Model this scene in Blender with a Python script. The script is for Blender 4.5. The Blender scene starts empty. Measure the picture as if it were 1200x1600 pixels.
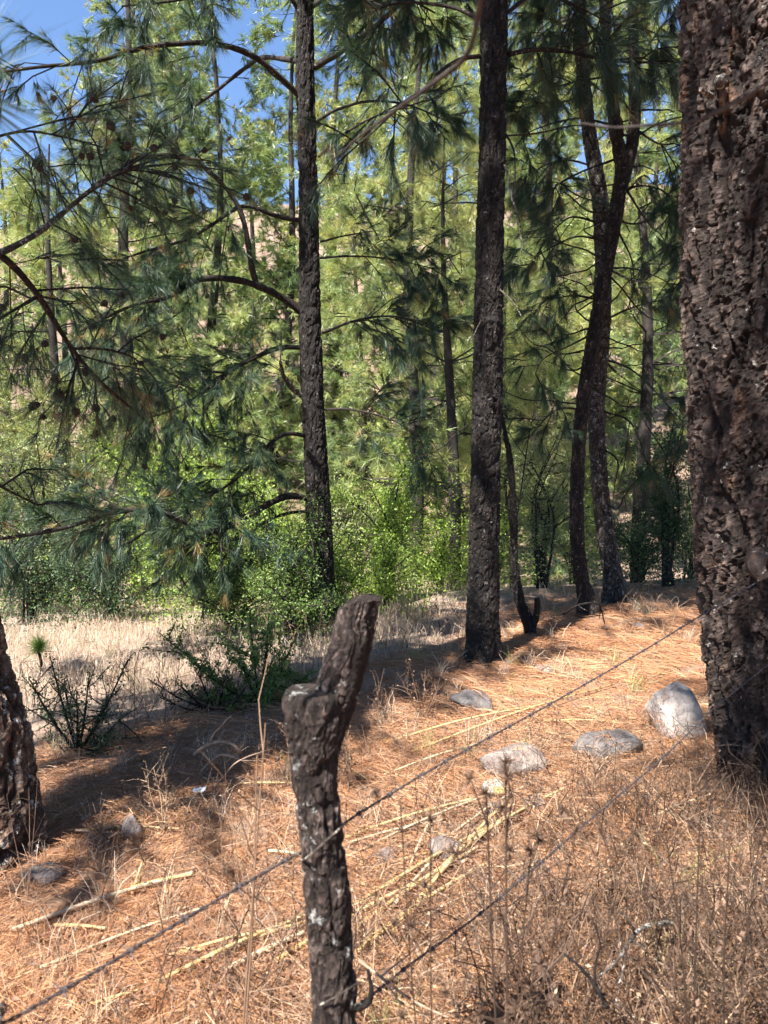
import bpy, math
import numpy as np
from mathutils import Vector

# ------------------------------------------------------------------ camera, sky, sun, exposure
scene = bpy.context.scene
COL = scene.collection
PITCH = math.radians(4.0)
CAM_Z = 1.6
cam_data = bpy.data.cameras.new('camera')
cam_data.sensor_fit = 'HORIZONTAL'
cam_data.sensor_width = 36.0
cam_data.lens = 36.0
cam_data.clip_start = 0.02
cam_data.clip_end = 2000.0
cam_data.dof.use_dof = True
cam_data.dof.focus_distance = 6.0
cam_data.dof.aperture_fstop = 8.0
cam = bpy.data.objects.new('camera', cam_data)
COL.objects.link(cam)
cam.location = (0, 0, CAM_Z)
cam.rotation_euler = (math.radians(90) - PITCH, 0, 0)
scene.camera = cam

SUN_EL = math.radians(55)
SUN_H = np.array([-0.60, -0.80])                    # horizontal direction towards the sun
SUN_H = SUN_H / np.linalg.norm(SUN_H)
SUN_DIR = np.array([SUN_H[0] * math.cos(SUN_EL), SUN_H[1] * math.cos(SUN_EL), math.sin(SUN_EL)])
world = bpy.data.worlds.new('World')
scene.world = world
world.use_nodes = True
wn, wl = world.node_tree.nodes, world.node_tree.links
wn.clear()
sky = wn.new('ShaderNodeTexSky')
sky.sky_type = 'NISHITA'
sky.sun_disc = False
sky.sun_elevation = SUN_EL
sky.sun_rotation = math.atan2(SUN_H[0], SUN_H[1])
sky.altitude = 1800
sky.air_density = 1.0
sky.dust_density = 0.0
sky.ozone_density = 4.5
bgn = wn.new('ShaderNodeBackground')
bgn.inputs['Strength'].default_value = 0.085
wo = wn.new('ShaderNodeOutputWorld')
wl.new(sky.outputs['Color'], bgn.inputs['Color'])
wl.new(bgn.outputs['Background'], wo.inputs['Surface'])
sun_data = bpy.data.lights.new('sun', 'SUN')
sun_data.energy = 5.0
sun_data.angle = math.radians(0.53)
sun_data.color = (1.0, 0.955, 0.88)
sun = bpy.data.objects.new('sun', sun_data)
COL.objects.link(sun)
sun.rotation_euler = Vector(SUN_DIR).to_track_quat('Z', 'Y').to_euler()
scene.view_settings.view_transform = 'Standard'
scene.view_settings.look = 'None'
scene.view_settings.exposure = 1.85
scene.view_settings.gamma = 1.0
scene.view_settings.use_curve_mapping = False
scene.cycles.use_denoising = True
scene.cycles.use_light_tree = False
scene.cycles.use_adaptive_sampling = True
scene.cycles.adaptive_threshold = 0.02
scene.cycles.max_bounces = 4
scene.cycles.diffuse_bounces = 3
scene.cycles.glossy_bounces = 1
scene.cycles.transmission_bounces = 2
scene.cycles.caustics_reflective = False
scene.cycles.caustics_refractive = False
scene.cycles.transparent_max_bounces = 4

rng = np.random.default_rng(7)

# ------------------------------------------------------------------ helpers: geometry
def P(px, py, d):
    """Point seen at photo pixel (px, py) at the distance d along +Y from the camera."""
    u, v = (px - 600) / 1200.0, (800 - py) / 1200.0
    c, s = math.cos(PITCH), math.sin(PITCH)
    y = c + s * v
    z = -s + c * v
    return np.array([u * d / y, d, CAM_Z + z * d / y])

def nrm(a):
    return a / np.maximum(np.linalg.norm(a, axis=-1, keepdims=True), 1e-9)

def hash2(ix, iy, seed):
    h = (ix.astype(np.int64) * 374761393 + iy.astype(np.int64) * 668265263 + seed * 974711) & 0x7fffffff
    h = ((h ^ (h >> 13)) * 1274126177) & 0x7fffffff
    return ((h ^ (h >> 16)) & 0xffff) / 65535.0

def vnoise(x, y, seed=0):
    ix, iy = np.floor(x), np.floor(y)
    fx, fy = x - ix, y - iy
    fx = fx * fx * (3 - 2 * fx); fy = fy * fy * (3 - 2 * fy)
    a = hash2(ix, iy, seed); b = hash2(ix + 1, iy, seed)
    c = hash2(ix, iy + 1, seed); d = hash2(ix + 1, iy + 1, seed)
    return (a * (1 - fx) + b * fx) * (1 - fy) + (c * (1 - fx) + d * fx) * fy - 0.5

def fbm(x, y, seed=0, octs=4):
    s, a = 0, 1.0
    for o in range(octs):
        s = s + a * vnoise(x * 2 ** o, y * 2 ** o, seed + o * 17)
        a *= 0.5
    return s

def worley(x, y, wrapx, seed=0):
    """F1, F2 and a cell id of cells of size 1 in x (wrapped at wrapx) and y."""
    ix, iy = np.floor(x), np.floor(y)
    f1 = np.full(x.shape, 9.0); f2 = np.full(x.shape, 9.0); cid = np.zeros(x.shape)
    for dx in (-1, 0, 1):
        for dy in (-1, 0, 1):
            cx, cy = ix + dx, iy + dy
            wx = np.mod(cx, wrapx) if wrapx else cx
            qx = cx + 0.1 + 0.8 * hash2(wx, cy, seed); qy = cy + 0.1 + 0.8 * hash2(wx, cy, seed + 5)
            d = np.hypot(x - qx, y - qy)
            hid = hash2(wx, cy, seed + 9)
            near = d < f1
            f2 = np.where(near, f1, np.minimum(f2, d))
            cid = np.where(near, hid, cid)
            f1 = np.where(near, d, f1)
    return f1, f2, cid

class MB:
    """Collects vertices, faces and a per-vertex tint; build() links them as one mesh object."""
    def __init__(self):
        self.v, self.f, self.m, self.t, self.c, self.n = [], [], [], [], [], 0
    def add(self, V, F, mat=0, tint=0.5, crack=1.0):
        V = np.asarray(V, np.float32); F = np.asarray(F, np.int64)
        if len(V) == 0 or len(F) == 0: return
        self.v.append(V); self.f.append(F + self.n)
        self.m.append(np.full(len(F), mat, np.int32))
        self.t.append(np.broadcast_to(np.asarray(tint, np.float32), (len(V),)))
        self.c.append(np.broadcast_to(np.asarray(crack, np.float32), (len(V),)))
        self.n += len(V)
    def mesh(self, name, mats, smooth=True):
        me = bpy.data.meshes.new(name)
        V = np.concatenate(self.v)
        loops = np.concatenate([f.ravel() for f in self.f]).astype(np.int32)
        sizes = np.concatenate([np.full(len(f), f.shape[1], np.int32) for f in self.f])
        starts = np.concatenate([[0], np.cumsum(sizes)[:-1]]).astype(np.int32)
        me.vertices.add(len(V)); me.vertices.foreach_set('co', V.ravel())
        me.loops.add(len(loops)); me.loops.foreach_set('vertex_index', loops)
        me.polygons.add(len(sizes)); me.polygons.foreach_set('loop_start', starts)
        me.polygons.foreach_set('material_index', np.concatenate(self.m))
        me.polygons.foreach_set('use_smooth', np.full(len(sizes), smooth))
        a = me.attributes.new('tint', 'FLOAT', 'POINT'); a.data.foreach_set('value', np.concatenate(self.t).astype(np.float32))
        a = me.attributes.new('crack', 'FLOAT', 'POINT'); a.data.foreach_set('value', np.concatenate(self.c).astype(np.float32))
        for m in mats: me.materials.append(m)
        me.update(calc_edges=True)
        return me
    def build(self, name, mats, parent=None, smooth=True, kind=None):
        if not isinstance(mats, (list, tuple)): mats = [mats]
        o = bpy.data.objects.new(name, self.mesh(name, mats, smooth))
        COL.objects.link(o)
        if parent is not None:
            o.parent = parent
            o.location = -np.array(parent.location)
        if kind: o['kind'] = kind
        return o

def tag(o, label, cat, group=None):
    o['label'] = label; o['category'] = cat
    if group: o['group'] = group
    return o

def empty(name, loc, label, cat, group=None):
    o = bpy.data.objects.new(name, None); COL.objects.link(o)
    o.location = loc
    o.empty_display_size = 0.2
    return tag(o, label, cat, group)

def resample(pts, n, extra=None):
    """Catmull-Rom through pts (and through per-point scalars extra)."""
    pts = np.asarray(pts, float)
    A = pts if extra is None else np.concatenate([pts, np.asarray(extra, float)[:, None]], 1)
    A = np.concatenate([[2 * A[0] - A[1]], A, [2 * A[-1] - A[-2]]])
    k = len(pts) - 1
    seg = np.concatenate([[0], np.cumsum(np.linalg.norm(np.diff(pts, axis=0), axis=1))])
    s = np.linspace(0, seg[-1], n)
    i = np.clip(np.searchsorted(seg, s, side='right') - 1, 0, k - 1)
    t = ((s - seg[i]) / np.maximum(seg[i + 1] - seg[i], 1e-9))[:, None]
    p0, p1, p2, p3 = A[i], A[i + 1], A[i + 2], A[i + 3]
    R = 0.5 * (2 * p1 + (p2 - p0) * t + (2 * p0 - 5 * p1 + 4 * p2 - p3) * t ** 2 + (3 * p1 - p0 - 3 * p2 + p3) * t ** 3)
    if extra is None: return R
    return R[:, :3], np.maximum(R[:, 3], 1e-4)

def frames(pts):
    T = nrm(np.gradient(pts, axis=0))
    a = np.array([0, 0, 1.0]) if abs(T[0][2]) < 0.9 else np.array([1.0, 0, 0])
    N = np.zeros_like(T)
    n = nrm(np.cross(T[0], a)); N[0] = n
    for i in range(1, len(T)):
        n = n - T[i] * np.dot(n, T[i]); n = n / max(np.linalg.norm(n), 1e-9); N[i] = n
    return T, N, np.cross(T, N)

def tube(mb, pts, rad, seg=6, mat=0, tint=0.5, rough=0.0, cap=True, theta=None, disp=None, crack=None, seed=0):
    pts = np.asarray(pts, float); n = len(pts)
    rad = np.broadcast_to(np.asarray(rad, float), (n,))
    T, N, B = frames(pts)
    th = np.linspace(0, 2 * np.pi, seg, endpoint=False) if theta is None else theta
    seg = len(th)
    r = np.repeat(rad[:, None], seg, 1)
    if rough:
        s = np.arange(n)[:, None] * 0.8
        r = r * (1 + rough * 2 * fbm(s + 0 * th[None], np.cos(th)[None] * 1.2 + 3 + s * 0.3, seed, 3))
    if disp is not None: r = r + disp
    V = pts[:, None] + r[..., None] * (np.cos(th)[None, :, None] * N[:, None] + np.sin(th)[None, :, None] * B[:, None])
    V = V.reshape(-1, 3)
    i = np.arange(n - 1)[:, None] * seg; j = np.arange(seg)[None]; k = (j + 1) % seg
    F = np.stack([i + j, i + k, i + seg + k, i + seg + j], -1).reshape(-1, 4)
    ck = 1.0 if crack is None else crack.ravel()
    tn = tint if np.isscalar(tint) else np.repeat(tint, seg)
    mb.add(V, F, mat, tn, ck)
    if cap:
        for e, flip in ((0, True), (n - 1, False)):
            ring = V[e * seg:(e + 1) * seg]
            c = pts[e]
            W = np.concatenate([ring, [c]])
            G = np.stack([np.arange(seg), (np.arange(seg) + 1) % seg, np.full(seg, seg)], 1)
            if flip: G = G[:, ::-1]
            mb.add(W, G, mat, tint if np.isscalar(tint) else float(tint[e]), 1.0)

def bark_trunk(mb, pts, rad, n, seg, plate=0.05, depth=0.012, seed=0, mat=0, stretch=4.0, split=None, flare=0.0, knots=(), flake=0.35, wav=0.16):
    """A trunk with ridged, flaking bark in the mesh: fissures that run along it, stepped scales between them. Points past
    index split (out of sight high up) are a plain coarse tube."""
    if split is not None and split < len(pts) - 1:
        uq, ur = resample(pts[split:], 40, rad[split:])
        tube(mb, uq, ur * 0.97, 12, mat, 0.5, rough=.08, seed=seed)
        pts, rad = pts[:split + 1], rad[:split + 1]
    pts, rad = resample(pts, n, rad)
    L = np.concatenate([[0], np.cumsum(np.linalg.norm(np.diff(pts, axis=0), axis=1))])
    t = np.linspace(-1, 1, seg, endpoint=False)
    th = np.pi + np.pi * (0.62 * t + 0.38 * t ** 3)          # finer towards the viewer, seam at the back
    R = float(np.median(rad))
    u = np.repeat((th * R)[None], n, 0); v = np.repeat(L[:, None], seg, 1)
    w1 = fbm(u / plate * .5, v / plate * .35, seed + 3, 3); w2 = fbm(u / plate * 2, v / plate * 1.2, seed + 4, 3)
    # long fissures
    r1 = np.abs(fbm(u / plate * .62 + .55 * w1 + .12 * w2, v / (plate * stretch) + .4 * w1, seed + 20, 2))
    r2 = np.abs(fbm(u / plate * 1.1 + .5 * w1 + .2 * w2, v / (plate * stretch * .45) + .6 * w2, seed + 30, 2))
    fis = np.minimum(np.clip((r1 - .02) / .13, 0, 1), .25 + .75 * np.clip((r2 - .01) / .10, 0, 1))
    # stepped scales
    fs = plate * flake
    g1, g2, gid = worley(u / fs + .9 * w2, v / (fs * 2.6) + .6 * w2, 0, seed + 40)
    h1, h2, hid = worley(u / (fs * .45) + .8 * w2, v / (fs * .7) + 1.5 * w1, 0, seed + 50)
    step = np.clip((g2 - g1) / .10, 0, 1)
    disp = depth * 1.25 * (fis ** .8 - .65) + depth * .6 * (gid - .5) * (.25 + .75 * fis) * (.3 + .7 * step) + depth * .40 * (hid - .5) * np.clip((h2 - h1) / .2, 0, 1) + depth * .18 * w2
    if wav:
        disp = disp + R * wav * fbm(np.cos(th)[None] * 1.3 + 5 + 0 * v, v * 0.9 + np.sin(th)[None], seed + 2, 2)
    if flare:
        lobes = 0.5 + 0.5 * np.cos(th * 5 + 1.0 + seed)[None]
        disp = disp + flare * np.exp(-L / 0.22)[:, None] * (0.35 + lobes)
    for (hk, tk, rk) in knots:
        q = np.hypot(np.angle(np.exp(1j * (th - tk)))[None] * R, v - hk) / rk
        disp = disp + 0.5 * rk * np.exp(-(q * 1.4) ** 2) - 0.55 * rk * np.exp(-(q * 3.2) ** 2)
    tn = np.clip(.5 + .75 * (gid - .5) + .55 * (hid - .5) + .35 * w1, 0, 1)
    crack = np.clip(fis * 1.15 * (.55 + .45 * step), 0, 1)
    T, N, B = frames(pts)
    r = rad[:, None] + disp
    V = (pts[:, None] + r[..., None] * (np.cos(th)[None, :, None] * N[:, None] + np.sin(th)[None, :, None] * B[:, None])).reshape(-1, 3)
    i = np.arange(n - 1)[:, None] * seg; j = np.arange(seg)[None]; k = (j + 1) % seg
    F = np.stack([i + j, i + k, i + seg + k, i + seg + j], -1).reshape(-1, 4)
    mb.add(V, F, mat, tn.ravel(), crack.ravel())
    for e, flip in ((0, True), (n - 1, False)):
        W = np.concatenate([V[e * seg:(e + 1) * seg], [pts[e]]])
        G = np.stack([np.arange(seg), (np.arange(seg) + 1) % seg, np.full(seg, seg)], 1)
        mb.add(W, G[:, ::-1] if flip else G, mat, 0.5, 1.0)
    return pts, rad, (T, N, B)

def tufts(mb, pos, axis, nn, length, width, spread=0.55, droop=0.25, mat=0, tint=None, two=False):
    """Needle bundles: nn needles leave each pos around axis, drooping; each needle is one or three thin faces."""
    pos = np.asarray(pos, float); axis = nrm(np.asarray(axis, float)); k = len(pos)
    if k == 0: return
    ax = np.repeat(axis, nn, 0); p = np.repeat(pos, nn, 0); m = len(p)
    d = nrm(ax + spread * nrm(rng.normal(size=(m, 3))) * rng.uniform(0.5, 1.5, (m, 1)))
    p = p - ax * rng.uniform(0, 0.4, (m, 1)) * length
    L = length * rng.uniform(0.7, 1.15, (m, 1))
    tn = np.repeat(np.full(k, 0.5) if tint is None else tint, nn) + rng.normal(0, 0.06, m)
    side = nrm(np.cross(d, nrm(rng.normal(size=(m, 3))))) * width * 0.5
    drp = np.array([0, 0, -1.0]) * droop * L * rng.uniform(0.6, 1.4, (m, 1))
    end = p + d * L + drp
    if not two:
        V = np.stack([p - side, p + side, end], 1).reshape(-1, 3)
        F = np.arange(m * 3).reshape(-1, 3)
        mb.add(V, F, mat, np.repeat(tn, 3))
    else:
        mid = p + d * L * 0.55 + drp * 0.3
        V = np.stack([p - side, p + side, mid + side * .8, mid - side * .8, end], 1).reshape(-1, 3)
        b = np.arange(m)[:, None] * 5
        mb.add(V, b + np.array([[0, 1, 2, 3]]), mat, np.repeat(tn, 5))
        mb.v.append(np.zeros((0, 3), np.float32)); mb.t.append(np.zeros(0, np.float32)); mb.c.append(np.zeros(0, np.float32))
        mb.f.append(b + np.array([[3, 2, 4]]) + (mb.n - len(V))); mb.m.append(np.full(m, mat, np.int32))

def thin(mb, A, Bm, C, w, mat=0, tint=0.5):
    """Many thin bent strips A-Bm-C (each (n,3)), two quads each."""
    n = len(A)
    if n == 0: return
    d = nrm(C - A); s = nrm(np.cross(d, nrm(rng.normal(size=(n, 3)) + [0, 0, .01]))) * (np.broadcast_to(np.asarray(w, float), (n,))[:, None] * 0.5)
    V = np.stack([A - s, A + s, Bm + s, Bm - s, C + s * .5, C - s * .5], 1).reshape(-1, 3)
    b = np.arange(n)[:, None] * 6
    F = np.concatenate([b + [[0, 1, 2, 3]], b + [[3, 2, 4, 5]]])
    mb.add(V, F, mat, np.repeat(np.broadcast_to(np.asarray(tint, float), (n,)), 6))

def leaves(mb, pos, size, mat=0, tint=0.5, aspect=0.55, updir=0.5):
    n = len(pos)
    if n == 0: return
    a = nrm(rng.normal(size=(n, 3)) + [0, 0, -0.1]); u = nrm(rng.normal(size=(n, 3)) * 1.0 + [0, 0, updir * 2])
    b = nrm(np.cross(u, a)); s = (np.broadcast_to(np.asarray(size, float), (n,)) * rng.uniform(.6, 1.3, n))[:, None]
    nn = np.cross(a, b)
    V = np.stack([pos, pos + a * s * .5 + b * s * .5 * aspect + nn * s * .08, pos + a * s, pos + a * s * .5 - b * s * .5 * aspect + nn * s * .08], 1).reshape(-1, 3)
    mb.add(V, np.arange(n * 4).reshape(-1, 4), mat, np.repeat(np.broadcast_to(np.asarray(tint, float), (n,)), 4))

# ------------------------------------------------------------------ materials
def mat_new(name):
    m = bpy.data.materials.new(name); m.use_nodes = True
    nt = m.node_tree
    for n in list(nt.nodes): nt.nodes.remove(n)
    out = nt.nodes.new('ShaderNodeOutputMaterial')
    return m, nt, out
def ramp(nt, stops, src=None):
    r = nt.nodes.new('ShaderNodeValToRGB')
    el = r.color_ramp.elements
    while len(el) < len(stops): el.new(0.5)
    for e, (p, c) in zip(el, stops): e.position = p; e.color = (*c, 1)
    if src is not None: nt.links.new(src, r.inputs['Fac'])
    return r
def attr(nt, name):
    a = nt.nodes.new('ShaderNodeAttribute'); a.attribute_name = name
    return a.outputs['Fac']
def noise(nt, scale, detail=6, rough=0.6, vec=None, mapscale=None):
    n = nt.nodes.new('ShaderNodeTexNoise'); n.inputs['Scale'].default_value = scale
    n.inputs['Detail'].default_value = min(detail, 4.0); n.inputs['Roughness'].default_value = rough
    tc = nt.nodes.new('ShaderNodeTexCoord')
    if mapscale:
        mp = nt.nodes.new('ShaderNodeMapping'); mp.inputs['Scale'].default_value = mapscale
        nt.links.new(tc.outputs['Object'], mp.inputs['Vector']); nt.links.new(mp.outputs['Vector'], n.inputs['Vector'])
    else:
        nt.links.new(tc.outputs['Object'], n.inputs['Vector'])
    return n.outputs['Fac']
def mixc(nt, fac, a, b, mode='MIX'):
    m = nt.nodes.new('ShaderNodeMix'); m.data_type = 'RGBA'; m.blend_type = mode
    if isinstance(fac, float): m.inputs['Factor'].default_value = fac
    else: nt.links.new(fac, m.inputs['Factor'])
    for k, x in (('A', a), ('B', b)):
        s = [i for i in m.inputs if i.name == k and i.type == 'RGBA'][0]
        if isinstance(x, tuple): s.default_value = (*x, 1)
        else: nt.links.new(x, s)
    return [o for o in m.outputs if o.type == 'RGBA'][0]

def leaf_mat(name, stops, rough=0.5, spec=0.4, trans=0.3, tcol=(1.0, 1.0, 0.6)):
    m, nt, out = mat_new(name)
    c = ramp(nt, stops, attr(nt, 'tint')).outputs['Color']
    p = nt.nodes.new('ShaderNodeBsdfPrincipled')
    nt.links.new(c, p.inputs['Base Color']); p.inputs['Roughness'].default_value = rough
    p.inputs['Specular IOR Level'].default_value = spec
    if trans > 0:
        t = nt.nodes.new('ShaderNodeBsdfTranslucent')
        nt.links.new(mixc(nt, 1.0, c, tcol, 'MULTIPLY'), t.inputs['Color'])
        mx = nt.nodes.new('ShaderNodeMixShader'); mx.inputs['Fac'].default_value = trans
        nt.links.new(p.outputs[0], mx.inputs[1]); nt.links.new(t.outputs[0], mx.inputs[2])
        nt.links.new(mx.outputs[0], out.inputs['Surface'])
    else:
        nt.links.new(p.outputs[0], out.inputs['Surface'])
    return m

def bark_mat(name, dark, mid, light, lichen, lich_amt=0.6, scale=30, rust=None, bump=0.8, flake=70):
    m, nt, out = mat_new(name)
    n1 = noise(nt, scale, 6, 0.75)
    c = ramp(nt, [(0.15, tuple(x * .45 for x in mid)), (0.55, tuple(x * .8 for x in mid)), (0.9, tuple(x * .95 for x in light))], attr(nt, 'tint')).outputs['Color']
    c = mixc(nt, 0.75, c, ramp(nt, [(0.32, (0.25, 0.23, 0.22)), (0.52, (0.9, 0.88, 0.86)), (0.7, (1.7, 1.65, 1.6))], n1).outputs['Color'], 'MULTIPLY')
    if rust:
        rn = ramp(nt, [(0.58, (0, 0, 0)), (0.72, (.6, .6, .6))], noise(nt, 7, 5, 0.7, mapscale=(1, 1, 0.3))).outputs['Color']
        c = mixc(nt, rn, c, rust)
    # flakes: cells with dark joints
    tc = nt.nodes.new('ShaderNodeTexCoord'); mp = nt.nodes.new('ShaderNodeMapping'); mp.inputs['Scale'].default_value = (1, 1, .5)
    wn_ = nt.nodes.new('ShaderNodeTexNoise'); wn_.inputs['Scale'].default_value = 25
    ad = nt.nodes.new('ShaderNodeVectorMath'); ad.operation = 'MULTIPLY_ADD'; ad.inputs[1].default_value = (.05, .05, .05)
    nt.links.new(tc.outputs['Object'], mp.inputs['Vector']); nt.links.new(tc.outputs['Object'], wn_.inputs['Vector'])
    nt.links.new(wn_.outputs['Color'], ad.inputs[0]); nt.links.new(mp.outputs['Vector'], ad.inputs[2])
    vo = nt.nodes.new('ShaderNodeTexVoronoi'); vo.inputs['Scale'].default_value = flake; nt.links.new(ad.outputs[0], vo.inputs['Vector'])
    cellv = nt.nodes.new('ShaderNodeRGBToBW'); nt.links.new(vo.outputs['Color'], cellv.inputs[0])
    c = mixc(nt, 0.7, c, ramp(nt, [(0.2, (0.35, 0.33, 0.32)), (0.55, (1, 1, 1)), (0.85, (1.9, 1.85, 1.8))], cellv.outputs[0]).outputs['Color'], 'MULTIPLY')
    lm = ramp(nt, [(lich_amt, (0, 0, 0)), (lich_amt + 0.05, (1, 1, 1))], noise(nt, 20, 8, 0.8)).outputs['Color']
    c = mixc(nt, lm, c, lichen)
    ck = ramp(nt, [(0.05, (0, 0, 0)), (0.5, (1, 1, 1))], attr(nt, 'crack')).outputs['Color']
    c = mixc(nt, ck, tuple(x * .5 for x in dark), c)
    p = nt.nodes.new('ShaderNodeBsdfPrincipled'); p.inputs['Roughness'].default_value = 0.75
    p.inputs['Specular IOR Level'].default_value = 0.3
    nt.links.new(c, p.inputs['Base Color'])
    b = nt.nodes.new('ShaderNodeBump'); b.inputs['Strength'].default_value = bump; b.inputs['Distance'].default_value = 0.012
    b2 = nt.nodes.new('ShaderNodeBump'); b2.inputs['Strength'].default_value = bump; b2.inputs['Distance'].default_value = 0.012
    nt.links.new(cellv.outputs[0], b2.inputs['Height']); nt.links.new(b2.outputs[0], b.inputs['Normal'])
    nt.links.new(noise(nt, scale * 3, 6, 0.8), b.inputs['Height']); nt.links.new(b.outputs[0], p.inputs['Normal'])
    nt.links.new(p.outputs[0], out.inputs['Surface'])
    return m

def plain_mat(name, stops, scale=20, rough=0.8, bump=0.3, metal=0.0, mapscale=None, tint_amt=0.0):
    m, nt, out = mat_new(name)
    n1 = noise(nt, scale, 8, 0.65, mapscale=mapscale)
    if tint_amt:
        ad = nt.nodes.new('ShaderNodeMix'); ad.data_type = 'FLOAT'; ad.inputs[0].default_value = tint_amt
        nt.links.new(n1, ad.inputs[2]); nt.links.new(attr(nt, 'tint'), ad.inputs[3]); n1b = ad.outputs[0]
    else: n1b = n1
    c = ramp(nt, stops, n1b).outputs['Color']
    p = nt.nodes.new('ShaderNodeBsdfPrincipled'); p.inputs['Roughness'].default_value = rough
    p.inputs['Metallic'].default_value = metal; p.inputs['Specular IOR Level'].default_value = 0.3
    nt.links.new(c, p.inputs['Base Color'])
    if bump:
        b = nt.nodes.new('ShaderNodeBump'); b.inputs['Strength'].default_value = bump; b.inputs['Distance'].default_value = 0.02
        nt.links.new(noise(nt, scale * 2.5, 8, 0.7, mapscale=mapscale), b.inputs['Height']); nt.links.new(b.outputs[0], p.inputs['Normal'])
    nt.links.new(p.outputs[0], out.inputs['Surface'])
    return m

M = {}
M['needle'] = leaf_mat('pine_needles', [(0.0, (0.022, 0.050, 0.034)), (0.45, (0.058, 0.098, 0.046)), (0.75, (0.115, 0.145, 0.052)), (0.93, (0.24, 0.19, 0.07)), (1.0, (0.30, 0.16, 0.07))], 0.42, 0.5, 0.25)  # near needles darkened: shade on the boughs is put into the colour
M['needle_far'] = leaf_mat('pine_needles_sunlit_tone', [(0.0, (0.06, 0.12, 0.06)), (0.4, (0.23, 0.31, 0.12)), (0.8, (0.43, 0.47, 0.18)), (1.0, (0.46, 0.38, 0.15))], 0.36, 0.5, 0.3)  # far needles lightened: sunlight on the background crowns is put into the colour
M['seedling'] = leaf_mat('seedling_needles', [(0.0, (0.10, 0.22, 0.04)), (1.0, (0.22, 0.36, 0.06))], 0.45, 0.4, 0.35)
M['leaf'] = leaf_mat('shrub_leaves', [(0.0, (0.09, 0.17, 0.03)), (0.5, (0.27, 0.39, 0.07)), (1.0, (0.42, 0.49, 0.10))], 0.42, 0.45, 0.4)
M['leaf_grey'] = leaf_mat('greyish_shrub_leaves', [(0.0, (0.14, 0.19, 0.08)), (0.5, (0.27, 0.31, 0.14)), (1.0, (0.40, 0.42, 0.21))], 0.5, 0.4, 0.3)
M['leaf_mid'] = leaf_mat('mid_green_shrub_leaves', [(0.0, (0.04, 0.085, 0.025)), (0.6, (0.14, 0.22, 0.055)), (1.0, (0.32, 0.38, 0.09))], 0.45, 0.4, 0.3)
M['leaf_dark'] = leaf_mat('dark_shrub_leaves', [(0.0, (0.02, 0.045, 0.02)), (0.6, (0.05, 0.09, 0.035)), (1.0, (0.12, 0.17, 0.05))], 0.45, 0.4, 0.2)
M['straw'] = leaf_mat('fallen_needles', [(0.0, (0.16, 0.07, 0.035)), (0.4, (0.37, 0.175, 0.085)), (0.75, (0.54, 0.31, 0.165)), (1.0, (0.62, 0.45, 0.29))], 0.55, 0.35, 0.0)
M['grass'] = leaf_mat('dry_grass', [(0.0, (0.22, 0.15, 0.11)), (0.5, (0.46, 0.35, 0.26)), (0.9, (0.62, 0.52, 0.40)), (1.0, (0.30, 0.33, 0.12))], 0.6, 0.3, 0.2, (1, .9, .8))
M['weed'] = leaf_mat('dry_weed', [(0.0, (0.035, 0.022, 0.016)), (0.4, (0.15, 0.09, 0.06)), (0.75, (0.32, 0.205, 0.13)), (1.0, (0.52, 0.38, 0.25))], 0.65, 0.3, 0.1)
M['litter'] = leaf_mat('leaf_litter', [(0.0, (0.12, 0.06, 0.04)), (0.5, (0.30, 0.17, 0.11)), (1.0, (0.55, 0.40, 0.29))], 0.6, 0.3, 0.1)
M['bark_big'] = bark_mat('bark_big', (0.030, 0.017, 0.013), (0.036, 0.024, 0.020), (0.098, 0.072, 0.062), (0.32, 0.295, 0.27), 0.63, 26, (0.20, 0.10, 0.05), flake=48)
M['bark_left'] = bark_mat('bark_lichen', (0.035, 0.019, 0.012), (0.11, 0.07, 0.05), (0.20, 0.14, 0.105), (0.42, 0.42, 0.38), 0.58, 30, (0.20, 0.08, 0.04))
M['bark_mid'] = bark_mat('bark_shade_darkened', (0.016, 0.012, 0.011), (0.016, 0.012, 0.0105), (0.040, 0.032, 0.029), (0.27, 0.26, 0.25), 0.63, 34)  # darkened so that shade on the trunks sits in the bark colour
M['bark_thin'] = bark_mat('bark_thin', (0.02, 0.015, 0.013), (0.036, 0.026, 0.022), (0.085, 0.066, 0.056), (0.34, 0.33, 0.30), 0.63, 34)
M['bark_speck'] = bark_mat('bark_speckled', (0.02, 0.015, 0.013), (0.07, 0.055, 0.048), (0.14, 0.115, 0.10), (0.33, 0.32, 0.30), 0.58, 30)
M['bark_far'] = plain_mat('bark_far', [(0.3, (0.014, 0.011, 0.010)), (0.7, (0.045, 0.037, 0.034))], 14, 0.9, 0.4)
M['branch'] = bark_mat('branch_bark', (0.02, 0.014, 0.012), (0.034, 0.025, 0.021), (0.07, 0.054, 0.046), (0.28, 0.26, 0.23), 0.62, 40)
M['branch_red'] = bark_mat('branch_red_bark', (0.04, 0.02, 0.015), (0.062, 0.034, 0.024), (0.11, 0.06, 0.04), (0.3, 0.24, 0.18), 0.66, 40)
M['branch_pale'] = bark_mat('branch_pale_bark', (0.08, 0.06, 0.05), (0.13, 0.108, 0.09), (0.24, 0.205, 0.17), (0.42, 0.40, 0.35), 0.54, 40)
M['post'] = bark_mat('post_bark', (0.025, 0.015, 0.012), (0.048, 0.034, 0.029), (0.12, 0.092, 0.082), (0.33, 0.33, 0.31), 0.61, 60, (0.09, 0.036, 0.022), flake=110)
M['post_cut'] = plain_mat('post_heartwood', [(0.3, (0.06, 0.022, 0.014)), (0.7, (0.19, 0.09, 0.055))], 40, 0.8, 0.5)
M['wire'] = plain_mat('barbed_wire_steel', [(0.35, (0.045, 0.04, 0.045)), (0.6, (0.12, 0.10, 0.10)), (0.8, (0.24, 0.22, 0.21))], 60, 0.55, 0.2, 0.5)
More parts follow.
